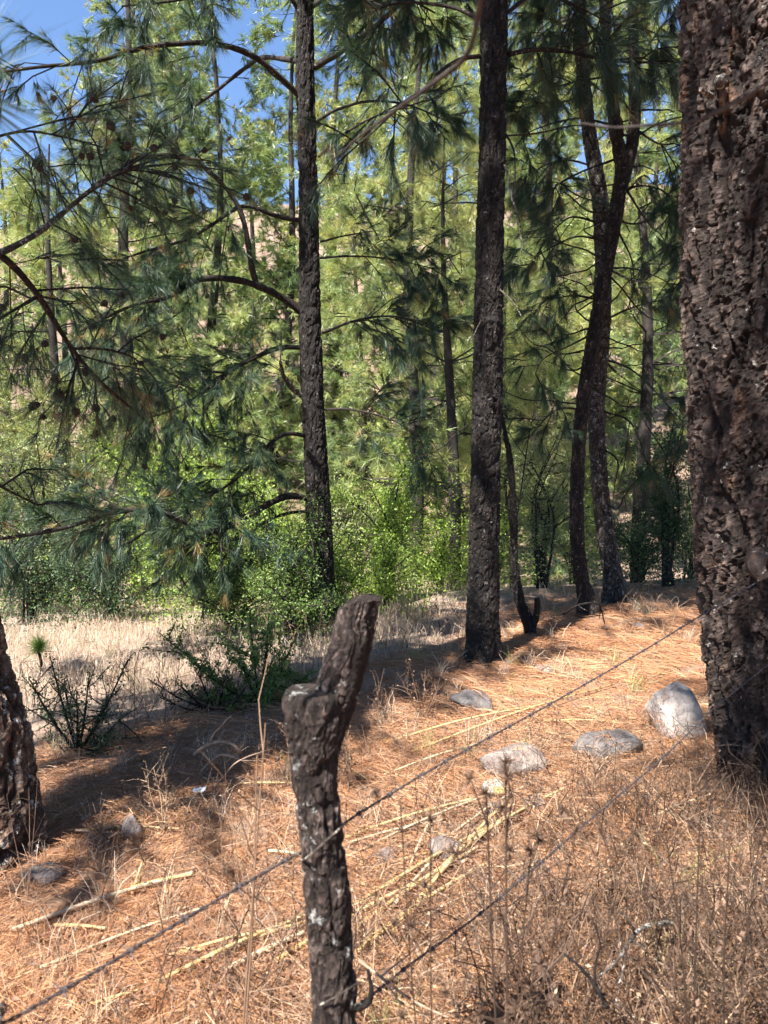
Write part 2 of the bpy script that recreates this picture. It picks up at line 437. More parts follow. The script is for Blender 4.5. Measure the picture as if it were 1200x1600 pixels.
M['rock'] = plain_mat('grey_rock', [(0.25, (0.085, 0.066, 0.058)), (0.5, (0.20, 0.165, 0.15)), (0.75, (0.38, 0.315, 0.28))], 16, 0.9, 0.8)
M['rock_pale'] = plain_mat('pale_rock', [(0.25, (0.20, 0.165, 0.15)), (0.5, (0.38, 0.33, 0.30)), (0.75, (0.55, 0.49, 0.45))], 14, 0.9, 0.8)
M['rock_dark'] = plain_mat('dark_rock', [(0.25, (0.06, 0.055, 0.055)), (0.55, (0.16, 0.145, 0.14)), (0.8, (0.33, 0.30, 0.28))], 12, 0.9, 0.8)
M['rock_lichen'] = plain_mat('lichen_rock', [(0.3, (0.22, 0.21, 0.2)), (0.52, (0.40, 0.38, 0.34)), (0.6, (0.42, 0.33, 0.08)), (0.75, (0.55, 0.52, 0.45))], 14, 0.9, 0.6)
M['cane'] = plain_mat('yellow_cane', [(0.22, (0.16, 0.09, 0.045)), (0.38, (0.36, 0.225, 0.10)), (0.55, (0.46, 0.315, 0.14)), (0.8, (0.54, 0.43, 0.26))], 22, 0.45, 0.1, tint_amt=0.6)
M['cane_pale'] = plain_mat('bleached_cane', [(0.2, (0.34, 0.24, 0.15)), (0.8, (0.60, 0.48, 0.34))], 22, 0.55, 0.1)
M['cone'] = plain_mat('pine_cone', [(0.3, (0.02, 0.013, 0.01)), (0.7, (0.07, 0.045, 0.035))], 60, 0.8, 0.4)
M['scrap'] = plain_mat('white_scrap', [(0.3, (0.6, 0.6, 0.62)), (0.7, (0.8, 0.8, 0.8))], 30, 0.5, 0.2)
M['dead'] = plain_mat('dead_wood', [(0.3, (0.16, 0.10, 0.07)), (0.7, (0.38, 0.27, 0.19))], 30, 0.85, 0.3)
M['twig_near'] = plain_mat('bare_twig_bark', [(0.3, (0.028, 0.020, 0.018)), (0.7, (0.062, 0.047, 0.042))], 40, 0.8, 0.2)

# ground
m, nt, out = mat_new('ground_litter')
tc = nt.nodes.new('ShaderNodeTexCoord')
big = noise(nt, 0.55, 5, 0.6)
fine = noise(nt, 55, 9, 0.75)
mid_ = noise(nt, 6, 7, 0.65)
fwd = noise(nt, 30, 6, 0.7, mapscale=(3.5, 0.7, 1))
litter = ramp(nt, [(0.28, (0.13, 0.058, 0.030)), (0.48, (0.34, 0.165, 0.085)), (0.66, (0.47, 0.27, 0.155)), (0.8, (0.56, 0.39, 0.26))], fine).outputs['Color']
soil = ramp(nt, [(0.3, (0.20, 0.12, 0.08)), (0.7, (0.40, 0.28, 0.20))], fwd).outputs['Color']
near_c = mixc(nt, ramp(nt, [(0.42, (0, 0, 0)), (0.6, (1, 1, 1))], mid_).outputs['Color'], litter, soil)
dry = ramp(nt, [(0.3, (0.28, 0.20, 0.155)), (0.55, (0.43, 0.33, 0.26)), (0.75, (0.54, 0.44, 0.34))], noise(nt, 18, 9, 0.75)).outputs['Color']
scrub = ramp(nt, [(0.35, (0.28, 0.19, 0.145)), (0.5, (0.40, 0.30, 0.235)), (0.62, (0.20, 0.18, 0.10)), (0.72, (0.44, 0.34, 0.26))], noise(nt, 0.7, 9, 0.75)).outputs['Color']
scrub = mixc(nt, 1.0, scrub, (.62, .56, .54), 'MULTIPLY')
farm = nt.nodes.new('ShaderNodeMapRange'); farm.inputs['From Min'].default_value = 10; farm.inputs['From Max'].default_value = 22; farm.inputs['To Min'].default_value = .15; farm.inputs['To Max'].default_value = .9
sx = nt.nodes.new('ShaderNodeSeparateXYZ'); nt.links.new(tc.outputs['Object'], sx.inputs[0]); nt.links.new(sx.outputs['Y'], farm.inputs['Value'])
dry = mixc(nt, farm.outputs[0], dry, scrub)
c = mixc(nt, attr(nt, 'tint'), near_c, dry)
p = nt.nodes.new('ShaderNodeBsdfPrincipled'); p.inputs['Roughness'].default_value = 0.95; p.inputs['Specular IOR Level'].default_value = 0.15
nt.links.new(c, p.inputs['Base Color'])
b = nt.nodes.new('ShaderNodeBump'); b.inputs['Strength'].default_value = 0.8; b.inputs['Distance'].default_value = 0.03
nt.links.new(noise(nt, 70, 9, 0.8), b.inputs['Height']); nt.links.new(b.outputs[0], p.inputs['Normal'])
nt.links.new(p.outputs[0], out.inputs['Surface'])
M['ground'] = m

# ------------------------------------------------------------------ terrain
CREST_B = np.array([0.65, 6.1]); CREST_N = np.array([-0.645, 0.764])
def ss(a, b, x):
    t = np.clip((x - a) / (b - a), 0, 1); return t * t * (3 - 2 * t)
def far_side(x, y):
    return (x - CREST_B[0]) * CREST_N[0] + (y - CREST_B[1]) * CREST_N[1]
def Hh(x, y):
    x = np.asarray(x, float); y = np.asarray(y, float)
    s = far_side(x, y)
    h = 0.02 * np.clip(x, -8, 8)
    h = h - 0.055 * np.clip(s, 0, 9) * ss(0, 1.5, s)
    h = h - 0.05 * ss(0, .5, s) * (1 - ss(0.6, 2.5, s))
    h = h - 0.9 * ss(9, 17, y)
    h = h + 0.050 * fbm(x * 0.9, y * 0.9, 3, 4) + 0.02 * fbm(x * 4, y * 4, 11, 3)
    hill = np.clip(y - 19 + 0.12 * x, 0, None)
    crest = 52 + 8 * vnoise(x * 0.03 + 4, x * 0 + .5, 21)
    rise = 0.50 * np.minimum(hill, crest) * ss(0, 9, hill) - 0.25 * np.clip(hill - crest, 0, 60)
    h = h + rise + ss(2, 14, hill) * (1.6 * fbm(x * 0.09, y * 0.09, 31, 4) + 0.25 * fbm(x * 0.8, y * 0.8, 33, 3))
    return h
def hz(x, y): return float(Hh(np.array([x]), np.array([y]))[0])

def axis_pts(lo, hi, fine_lo, fine_hi, step, n_far, power=2.6):
    core = np.arange(fine_lo, fine_hi + 1e-6, step)
    a = fine_lo - (fine_lo - lo) * (np.linspace(0, 1, n_far)[1:] ** power)
    b = fine_hi + (hi - fine_hi) * (np.linspace(0, 1, n_far)[1:] ** power)
    return np.concatenate([a[::-1], core, b])
gx = axis_pts(-500, 500, -4, 4, 0.09, 60)
gy = axis_pts(-400, 700, 0.6, 10, 0.09, 90)
X, Y = np.meshgrid(gx, gy)
Z = Hh(X, Y)
mb = MB()
nx, ny = len(gx), len(gy)
i = np.arange(ny - 1)[:, None] * nx; j = np.arange(nx - 1)[None]
F = np.stack([i + j, i + j + 1, i + nx + j + 1, i + nx + j], -1).reshape(-1, 4)
s = far_side(X, Y)
tint = np.clip(ss(0.0, 1.0, s + 0.6 * fbm(X * 1.5, Y * 1.5, 51, 3)) * ss(-.5, 1.5, 1.6 - X + 0.2 * (Y - 6)) + ss(9, 12, Y), 0, 1)
mb.add(np.stack([X, Y, Z], -1).reshape(-1, 3), F, 0, tint.ravel())
ground = mb.build('ground', M['ground'])
ground['kind'] = 'structure'
ground['label'] = 'rust brown needle covered slope running down to the dry meadow and hillside'

# ------------------------------------------------------------------ trees: twigs and needles along a branch
def bump_tint(n, base=0.35, sd=0.16, dead=0.05):
    t = np.clip(rng.normal(base, sd, n), 0, 0.85)
    return np.where(rng.uniform(size=n) < dead, rng.uniform(0.88, 1.0, n), t)

def foliate(mb, pts, n_tw, t0=0.3, t1=1.0, tl=(0.35, 0.8), nn=45, nl=0.22, w=0.0022, droop=0.35, per=4, base=0.35, twr=0.006, hang=0.35, sub=3, upward=0.15, cones=None, dead=.05, strips=True, spread=.55, lift=-.15):
    """Grow n_tw twigs with needle tufts out of the branch polyline pts (or an array of polylines). mats: 0 needles, 1 twig bark."""
    pts = np.asarray(pts, float)
    if pts.ndim == 2: pts = pts[None]
    nb, k = pts.shape[:2]; m = int(n_tw) * nb
    if m == 0: return
    bi = np.repeat(np.arange(nb), int(n_tw))
    t = t0 + (t1 - t0) * rng.uniform(size=m) ** 0.8
    x = t * (k - 1); a = np.minimum(x.astype(int), k - 2); f = (x - a)[:, None]
    p = pts[bi, a] * (1 - f) + pts[bi, a + 1] * f
    tan = nrm(pts[bi, a + 1] - pts[bi, a])
    r = nrm(rng.normal(size=(m, 3))); r = nrm(r - tan * (r * tan).sum(1, keepdims=True))
    d = nrm(.7 * tan + r + np.array([0, 0, upward]))
    L = (rng.uniform(*tl, m) * (1.15 - .4 * t))[:, None]
    e1 = p + d * L * .5
    d2 = nrm(d + np.array([0, 0, -1.0]) * hang * rng.uniform(0, 2, (m, 1))); e2 = e1 + d2 * L * .5
    thin(mb, p, e1, e2, twr * 2, 1, .5)
    tips, dirs, own = [e2, (e1 + e2) / 2], [d2, d2], [np.arange(m)] * 2
    for s_ in range(sub):
        g = rng.uniform(.25, .95, (m, 1)); pp = np.where(g < .5, p + (e1 - p) * g * 2, e1 + (e2 - e1) * (g * 2 - 1))
        dd = nrm(np.where(g < .5, d, d2) + .9 * nrm(rng.normal(size=(m, 3))) + np.array([0, 0, -hang * .5]))
        ee = pp + dd * L * rng.uniform(.25, .5, (m, 1))
        if strips: thin(mb, pp, (pp + ee) / 2 + [0, 0, .01], ee, twr * 1.2, 1, .5)
        tips.append(ee); dirs.append(dd); own.append(np.arange(m))
        if per > 3: tips.append((pp + ee) / 2); dirs.append(dd); own.append(np.arange(m))
        if cones is not None:
            kk = rng.uniform(size=m) < .5
            cones.extend(list((ee - dd * .03 + rng.normal(size=(m, 3)) * .01)[kk]))
    tips = np.concatenate(tips); dirs = nrm(np.concatenate(dirs)) + np.array([0, 0, lift]); own = np.concatenate(own)
    tn = np.clip(rng.normal(base, .10, m)[own] + rng.normal(0, .08, len(tips)), 0, .85)
    tn = np.where(rng.uniform(size=len(tips)) < dead, .93, tn)
    tufts(mb, tips, dirs, nn, nl, w, spread, droop, 0, tn)

def wander(p, d, L, n=6, bend=0.25, sag=0.0, rise=0.0):
    out = [np.array(p, float)]; d = nrm(np.array(d, float))
    for i in range(n - 1):
        d = nrm(d + bend * rng.normal(size=3) * 0.5 + np.array([0, 0, rise - sag * (i / n)]))
        out.append(out[-1] + d * L / (n - 1))
    return np.array(out)

CONE_MESH = None
def cone_mesh():
    global CONE_MESH
    if CONE_MESH is None:
        mb = MB()
        n, seg = 9, 8
        hs = np.linspace(0, 0.062, n); prof = np.array([.008, .020, .0245, .026, .0245, .021, .016, .010, .002])
        pts = np.stack([hs * 0, hs * 0, hs], 1)
        th = np.linspace(0, 2 * np.pi, seg, endpoint=False)
        dsp = 0.004 * np.cos(th[None] * 4 + np.arange(n)[:, None] * np.pi) * np.sin(np.linspace(0, np.pi, n))[:, None]
        tube(mb, pts, prof, seg, disp=dsp)
        CONE_MESH = mb.mesh('cone', [M['cone']], smooth=False)
    return CONE_MESH
def put_cones(parent, places):
    for p in places:
        o = bpy.data.objects.new('cone', cone_mesh()); COL.objects.link(o); o.parent = parent
        o.location = np.array(p) - np.array(parent.location)
        o.rotation_euler = (math.pi + rng.uniform(-.9, .9), rng.uniform(-.9, .9), rng.uniform(0, 6))
        sc = rng.uniform(0.6, 0.95); o.scale = (sc, sc, sc)

def branch_obj(pts, r0, r1, parent, mat, n=None, seg=7, seed=0, name='branch', rough=0.18):
    pts = np.array(pts)
    L = np.linalg.norm(np.diff(pts, axis=0), axis=1).sum()
    n = n or max(8, int(L / 0.06))
    q = resample(pts, n)
    mb = MB(); tube(mb, q, np.linspace(r0, r1, n) * (.78 if name == 'branch' else 1), seg, 0, rng.uniform(.3, .7), rough=rough, seed=seed + int(rng.integers(1000)))
    mb.build(name, mat, parent)
    return q

# ---- the centre-left tree with long low branches
def pine_centre():
    base = P(503, 975, 8.0); base[2] = hz(base[0], base[1]) - 0.05
    t = empty('pine_tree', base, 'dark pine with long arching needle covered branches reaching left over the meadow', 'pine tree')
    px = [(503, 985, 8.0, .150), (502, 900, 8.0, .130), (496, 760, 8.0, .122), (490, 640, 8.0, .114), (484, 500, 8.0, .108), (482, 350, 8.0, .098), (478, 150, 8.0, .087), (477, 0, 8.0, .082), (478, -300, 8.05, .075), (474, -700, 8.1, .05), (470, -1100, 8.1, .02)]
    pts = [P(a, b, c) for a, b, c, r in px]; pts[0] = np.array([pts[0][0], 8.0, base[2]])
    mb = MB(); bark_trunk(mb, pts, [r for *_, r in px], 420, 64, 0.045, 0.014, 101, flare=0.05, split=8)
    mb.build('trunk', M['bark_mid'], t, smooth=False)
    cr = MB(); cones = []
    def br(pl, r0, r1, ntw, mat='branch', **k):
        q = branch_obj([P(*a) for a in pl], r0, r1, t, M[mat])
        if ntw: foliate(cr, q, max(3, int(ntw * .90)), cones=cones if pl[0][0] < 480 else None, **k)
        return q
    W = dict(w=0.0036, nn=36, nl=0.145, per=4, sub=5, droop=.18, hang=.30, tl=(.3, .75), base=.24)  # low base tint darkens the boughs in place of shade
    br([(470, 152, 8), (432, 116, 7.8), (390, 85, 7.6), (330, 68, 7.3), (240, 72, 7.0), (150, 95, 6.7), (60, 105, 6.4), (-60, 120, 6.2)], .042, .012, 26, **W)
    br([(468, 96, 8), (412, 90, 8.3), (385, 105, 8.5), (340, 140, 8.6), (300, 168, 8.7), (250, 200, 8.8), (200, 215, 8.9), (120, 225, 9.0)], .035, .008, 20, **W)
    br([(470, 345, 8), (430, 337, 7.9), (380, 322, 7.7), (330, 352, 7.5), (290, 375, 7.4), (220, 395, 7.2), (150, 420, 7.0)], .034, .008, 26, **W)
    br([(478, 492, 8), (448, 470, 7.9), (415, 452, 7.7), (372, 438, 7.5), (312, 437, 7.2), (262, 465, 7.0), (200, 480, 6.8), (120, 520, 6.6)], .055, .010, 30, **W)
    br([(400, 443, 7.65), (392, 410, 7.6), (384, 360, 7.55), (372, 322, 7.5), (345, 285, 7.4), (310, 255, 7.3), (280, 243, 7.2), (240, 244, 7.1), (170, 262, 6.9)], .040, .012, 18, t0=.5, **W)
    br([(472, 543, 8), (435, 544, 7.9), (400, 558, 7.7), (355, 583, 7.5), (320, 612, 7.3), (270, 640, 7.1), (210, 660, 6.9)], .036, .008, 34, t0=.15, **W)
    br([(355, 583, 7.5), (310, 582, 7.4), (260, 612, 7.2), (200, 630, 7.1)], .018, .006, 14, **W)
    br([(476, 622, 8), (455, 605, 7.9), (442, 585, 7.8), (438, 565, 7.7)], .045, .020, 3, 'branch_pale', t0=.7, **W)
    br([(482, 682, 8), (445, 678, 7.8), (412, 703, 7.6), (380, 738, 7.4), (340, 768, 7.2), (280, 790, 7.0)], .032, .008, 30, t0=.2, **W)
    br([(486, 780, 8), (450, 775, 7.8), (415, 790, 7.5), (370, 815, 7.2), (322, 832, 6.9), (280, 812, 6.7), (245, 800, 6.5), (180, 800, 6.3), (100, 825, 6.0), (0, 842, 5.7), (-80, 850, 5.6)], .048, .014, 62, t0=.15, **W)
    br([(240, 822, 6.5), (205, 845, 6.4), (178, 862, 6.3), (160, 905, 6.2), (118, 960, 6.1)], .014, .006, 0)
    br([(490, 800, 8), (460, 800, 7.8), (420, 812, 7.6), (380, 840, 7.5), (330, 850, 7.3), (280, 870, 7.2)], .024, .008, 26, t0=.25, **W)
    br([(492, 105, 8), (530, 82, 7.8), (570, 55, 7.6), (620, 10, 7.4), (680, -60, 7.2)], .045, .020, 22, t0=.2, **W)
    br([(494, 190, 8), (530, 170, 7.8), (580, 158, 7.7), (640, 165, 7.6), (700, 190, 7.4)], .022, .007, 12, **W)
    br([(498, 245, 8), (530, 215, 8.2), (580, 185, 8.4), (640, 165, 8.6), (690, 150, 8.8)], .022, .007, 14, **W)
    br([(500, 378, 8), (540, 368, 8), (590, 360, 7.9)], .014, .005, 6, **W)
    br([(500, 403, 8), (550, 400, 8.1), (610, 405, 8.2), (680, 420, 8.2)], .018, .006, 16, **W)
    br([(504, 520, 8), (560, 500, 7.8), (620, 495, 7.6), (690, 520, 7.4)], .020, .006, 26, t0=.2, **W)
    br([(508, 640, 8), (550, 640, 7.9), (610, 655, 7.8), (670, 690, 7.6)], .018, .006, 16, t0=.2, **W)
    br([(470, 20, 8), (430, -30, 7.8), (360, -20, 7.5), (280, 0, 7.2), (190, 10, 7.0)], .030, .010, 16, **W)
    br([(488, 10, 8), (540, -20, 7.8), (600, -20, 7.6), (680, 20, 7.4)], .030, .010, 20, **W)
    # the crown above the frame
    for q in range(34):
        z = rng.uniform(7.2, 14.2); k = int(np.clip((z + 1) / 16 * 10, 0, 9))
        pz = np.array([-0.85, 8.05, z])
        a = rng.uniform(0, 2 * np.pi); L = rng.uniform(1.2, 2.6) * (1.2 - (z - 7) / 12)
        w_ = wander(pz, [math.cos(a), math.sin(a), .25], L, 7, .25, rise=.03)
        tube(cr, w_, np.linspace(.03, .008, 7), 5, 1, .5, cap=False)
        foliate(cr, w_, 9, t0=.3, w=0.018, nn=9, nl=.26, per=3, strips=False)
    cr.build('crown', [M['needle'], M['branch']], t, smooth=False, kind='stuff')
    sel = [cones[i] for i in rng.permutation(len(cones))[:26]]
    put_cones(t, sel)
pine_centre()

# ---- the leaning tree at the left edge with cone laden branches
def pine_left():
    px = [(-10, 1350, 3.03, .185), (-16, 1250, 3.04, .165), (-27, 1150, 3.06, .158), (-66, 980, 3.12, .150)]
    pts = [P(a, b, c) for a, b, c, r in px]; pts[0][2] = hz(pts[0][0], pts[0][1]) - .04
    up = [(-1.84, 3.16, 1.9, .145), (-1.93, 3.2, 3.0, .135), (-1.97, 3.2, 4.5, .12), (-2.0, 3.2, 7.0, .095), (-2.0, 3.25, 10.0, .06), (-2.0, 3.25, 12.5, .02)]
    pts += [np.array(q[:3]) for q in up]; px += up
    t = empty('pine_tree', pts[0], 'lichen spotted leaning pine trunk at the left edge with cone laden boughs', 'pine tree')
    mb = MB(); bark_trunk(mb, pts, [r for *_, r in px], 260, 100, 0.055, 0.022, 202, flare=0.04, split=4)
    mb.build('trunk', M['bark_left'], t, smooth=False)
    cr = MB(); cones = []
    W = dict(w=0.0024, nn=32, nl=0.16, per=3, base=.3, droop=.18)
    q0 = branch_obj([np.array([-1.88, 3.2, 2.15]), P(-80, 440, 3.6), P(-40, 415, 3.8), P(5, 393, 4.0), P(50, 370, 4.15), P(95, 335, 4.3), P(140, 298, 4.45), P(180, 268, 4.6), P(230, 262, 4.8)], .032, .010, t, M['branch_pale'])
    foliate(cr, q0, 22, t0=.55, cones=cones, **W)
    q1 = branch_obj([P(-5, 395, 4.0), P(25, 420, 4.05), P(62, 465, 4.15), P(90, 510, 4.25), P(115, 548, 4.35), P(150, 590, 4.45), P(190, 625, 4.6), P(225, 655, 4.7)], .026, .009, t, M['branch_red'])
    foliate(cr, q1, 22, t0=.05, cones=cones, tl=(.25, .6), sub=4, **W)
    q2 = branch_obj([P(60, 462, 4.15), P(30, 480, 4.1), P(0, 497, 4.0), P(-40, 520, 3.9)], .012, .006, t, M['branch_red'])
    foliate(cr, q2, 8, t0=.0, cones=cones, tl=(.2, .4), **W)
    q3 = branch_obj([np.array([-1.93, 3.2, 2.8]), P(-60, 230, 3.8), P(30, 206, 4.2), P(90, 212, 4.4), P(160, 230, 4.6)], .016, .006, t, M['branch'])
    foliate(cr, q3, 12, t0=.4, **W)
    q4 = branch_obj([P(110, 545, 4.35), P(160, 545, 4.5), P(210, 560, 4.7), P(250, 600, 4.9)], .011, .005, t, M['branch_red'])
    foliate(cr, q4, 10, t0=.1, cones=cones, tl=(.2, .45), **W)
    q5 = branch_obj([np.array([-1.84, 3.16, 1.75]), P(-80, 720, 3.5), P(0, 760, 3.9), P(60, 790, 4.3)], .016, .006, t, M['branch'])
    foliate(cr, q5, 4, t0=.4, tl=(.25, .5), **W)
    top = np.array(pts)
    sun_az = math.atan2(SUN_H[1], SUN_H[0])
    for q in range(34):  # boughs out of view, shaped towards the sun to cast the shade band
        zz = rng.uniform(3.6, 6.8); pz = np.array([-1.97, 3.2, zz])
        a = sun_az + rng.uniform(-.42, .30); L = rng.uniform(1.4, 3.0)
        w_ = wander(pz, [math.cos(a), math.sin(a), .05], L, 7, .16)
        tube(cr, w_, np.linspace(.035, .008, 7), 5, 1, .5, cap=False)
        foliate(cr, w_, 15, t0=.05, w=0.014, nn=14, nl=.22, per=3)
    # crown high above, out of the frame, whose shade lies across the slope
    top = np.array(pts)
    for q in range(46):
        f = rng.uniform(7.0, 8.95); a_ = int(f); pz = top[a_] + (top[min(a_ + 1, 9)] - top[a_]) * (f - a_)
        a = rng.uniform(0, 2 * np.pi); L = rng.uniform(1.0, 1.9)
        w_ = wander(pz, [math.cos(a), math.sin(a), .2], L, 7, .25)
        tube(cr, w_, np.linspace(.03, .008, 7), 5, 1, .5, cap=False)
        foliate(cr, w_, 10, t0=.25, w=0.02, nn=9, nl=.26, per=3, strips=False)
    cr.build('crown', [M['needle'], M['branch']], t, smooth=False, kind='stuff')
    put_cones(t, [cones[i] for i in rng.permutation(len(cones))[:44]])
pine_left()

# ---- the straight bare trunk in the middle
def pine_middle():
    px = [(755, 1045, 5.95, .135), (755, 1000, 5.95, .118), (755, 900, 5.95, .113), (757, 800, 5.95, .110), (760, 650, 5.95, .107), (763, 500, 5.95, .103), (768, 300, 5.95, .098), (771, 100, 5.95, .096), (773, -100, 5.95, .092), (776, -700, 6.0, .085), (775, -1600, 6.05, .03)]
    pts = [P(a, b, c) for a, b, c, r in px]; pts[0][2] = hz(pts[0][0], pts[0][1]) - .04
    t = empty('pine_tree', pts[0], 'straight dark bare pine trunk standing in the middle of the slope', 'pine tree')
    mb = MB(); bark_trunk(mb, pts, [r for *_, r in px], 520, 70, 0.042, 0.013, 303, flare=0.035, split=8, knots=[(2.05, 3.6, .06), (2.62, 3.3, .05)])
    mb.build('trunk', M['bark_mid'], t, smooth=False)
    cr = MB()
    W = dict(w=0.0030, nn=36, nl=0.16, per=4, sub=5, droop=.2, base=.25)
    def br(pl, r0, r1, ntw, mat='branch', **k):
        q = branch_obj([P(*a) for a in pl], r0, r1, t, M[mat])
        if ntw: foliate(cr, q, ntw, **k)
    br([(752, 88, 5.95), (722, 92, 5.8), (690, 110, 5.7), (665, 138, 5.6), (630, 160, 5.5), (595, 195, 5.4), (560, 225, 5.3)], .022, .006, 7, t0=.5, **W)
    br([(795, 85, 5.95), (830, 78, 6.1), (880, 80, 6.3), (940, 92, 6.5), (1000, 100, 6.7)], .026, .010, 24, t0=.15, **W)
    br([(792, 212, 5.95), (840, 208, 6.1), (900, 196, 6.4), (950, 200, 6.7)], .009, .004, 0)
    br([(790, 210, 5.95), (803, 235, 5.9), (805, 290, 5.85), (803, 320, 5.8)], .012, .005, 0)
    br([(788, 258, 5.85), (795, 275, 5.8), (800, 310, 5.78), (812, 345, 5.75), (815, 400, 5.75)], .012, .005, 0, 'branch_pale')
    br([(772, 445, 5.9), (800, 470, 5.8), (815, 495, 5.75)], .010, .004, 0, 'branch_pale')
    br([(752, 500, 5.85), (742, 520, 5.8), (735, 535, 5.75)], .009, .003, 0, 'branch_pale')
    br([(738, 660, 5.95), (715, 675, 5.9), (690, 700, 5.85), (640, 720, 5.8)], .007, .003, 0)
    br([(740, 632, 5.95), (720, 610, 5.9), (708, 590, 5.85)], .006, .003, 0)
    br([(742, 770, 5.95), (700, 730, 5.95), (670, 680, 6.0)], .006, .003, 0)
    br([(750, 30, 5.95), (700, 10, 6.0), (620, 5, 6.0), (560, 30, 6.0)], .02, .006, 14, **W)
    br([(792, 20, 5.95), (840, -10, 6.1), (900, 10, 6.3), (960, 40, 6.5)], .02, .006, 16, t0=.2, **W)
    for q in range(40):
        z = rng.uniform(6.0, 12); a = rng.uniform(0, 2 * np.pi); L = rng.uniform(1.2, 2.6)
        w_ = wander([0.87, 5.97, z], [math.cos(a), math.sin(a), .2], L, 7, .25)
        tube(cr, w_, np.linspace(.026, .008, 7), 5, 1, .5, cap=False)
        foliate(cr, w_, 9, t0=.3, w=0.018, nn=9, nl=.26, per=3, strips=False)
    cr.build('crown', [M['needle'], M['branch']], t, smooth=False, kind='stuff')
pine_middle()

# ---- the big trunk at the right edge
def pine_big():
    px = [(1236, 1265, 3.62, .30), (1229, 1200, 3.62, .297), (1217, 1100, 3.62, .294), (1200, 950, 3.62, .292), (1187, 650, 3.62, .298), (1177, 350, 3.62, .294), (1176, 100, 3.62, .288), (1166, -150, 3.63, .285), (1180, -800, 3.7, .25), (1190, -1900, 3.8, .18), (1190, -3000, 3.8, .06)]
    pts = [P(a, b, c) for a, b, c, r in px]; pts[0][2] = hz(pts[0][0], pts[0][1]) - .06
    t = empty('pine_tree', pts[0], 'massive rough barked pine trunk filling the right edge with wire stapled to it', 'pine tree')
    mb = MB()
    pp, rr, fr = bark_trunk(mb, [p for p in pts[:8]], [r for *_, r in px[:8]], 540, 160, 0.062, 0.036, 404, flare=0.02, wav=.08, flake=.42, stretch=9.0, knots=[(4.0, 3.0, .09)])
    bark_trunk(mb, [pts[7] - (pts[8] - pts[7]) * .02, pts[8], pts[9], pts[10]], [.28, .25, .18, .06], 60, 20, 0.085, 0.03, 405)
    mb.build('trunk', M['bark_big'], t, smooth=False)
    # dead knot stub at eye level
    branch_obj([P(1128, 128, 3.40), P(1125, 128, 3.33), P(1136, 122, 3.28)], .030, .016, t, M['branch_pale'], n=10, name='branch_stub')
    branch_obj([P(1112, 150, 3.42), P(1098, 142, 3.36), P(1094, 139, 3.34)], .014, .007, t, M['branch_pale'], n=8, name='branch_stub')
    branch_obj([P(1190, 870, 3.36), P(1180, 880, 3.30), P(1192, 905, 3.28)], .05, .03, t, M['bark_big'], n=10, name='branch_stub')
    cr = MB()
    for q in range(34):
        z = rng.uniform(7.5, 14.5); a = rng.uniform(0, 2 * np.pi); L = rng.uniform(1.6, 3.0)
        w_ = wander([1.75, 3.7, z], [math.cos(a), math.sin(a), .15], L, 7, .25)
        tube(cr, w_, np.linspace(.035, .008, 7), 5, 1, .5, cap=False)
        foliate(cr, w_, 9, t0=.35, w=0.022, nn=8, nl=.26, per=3, strips=False)
    cr.build('crown', [M['needle'], M['branch']], t, smooth=False, kind='stuff')
pine_big()

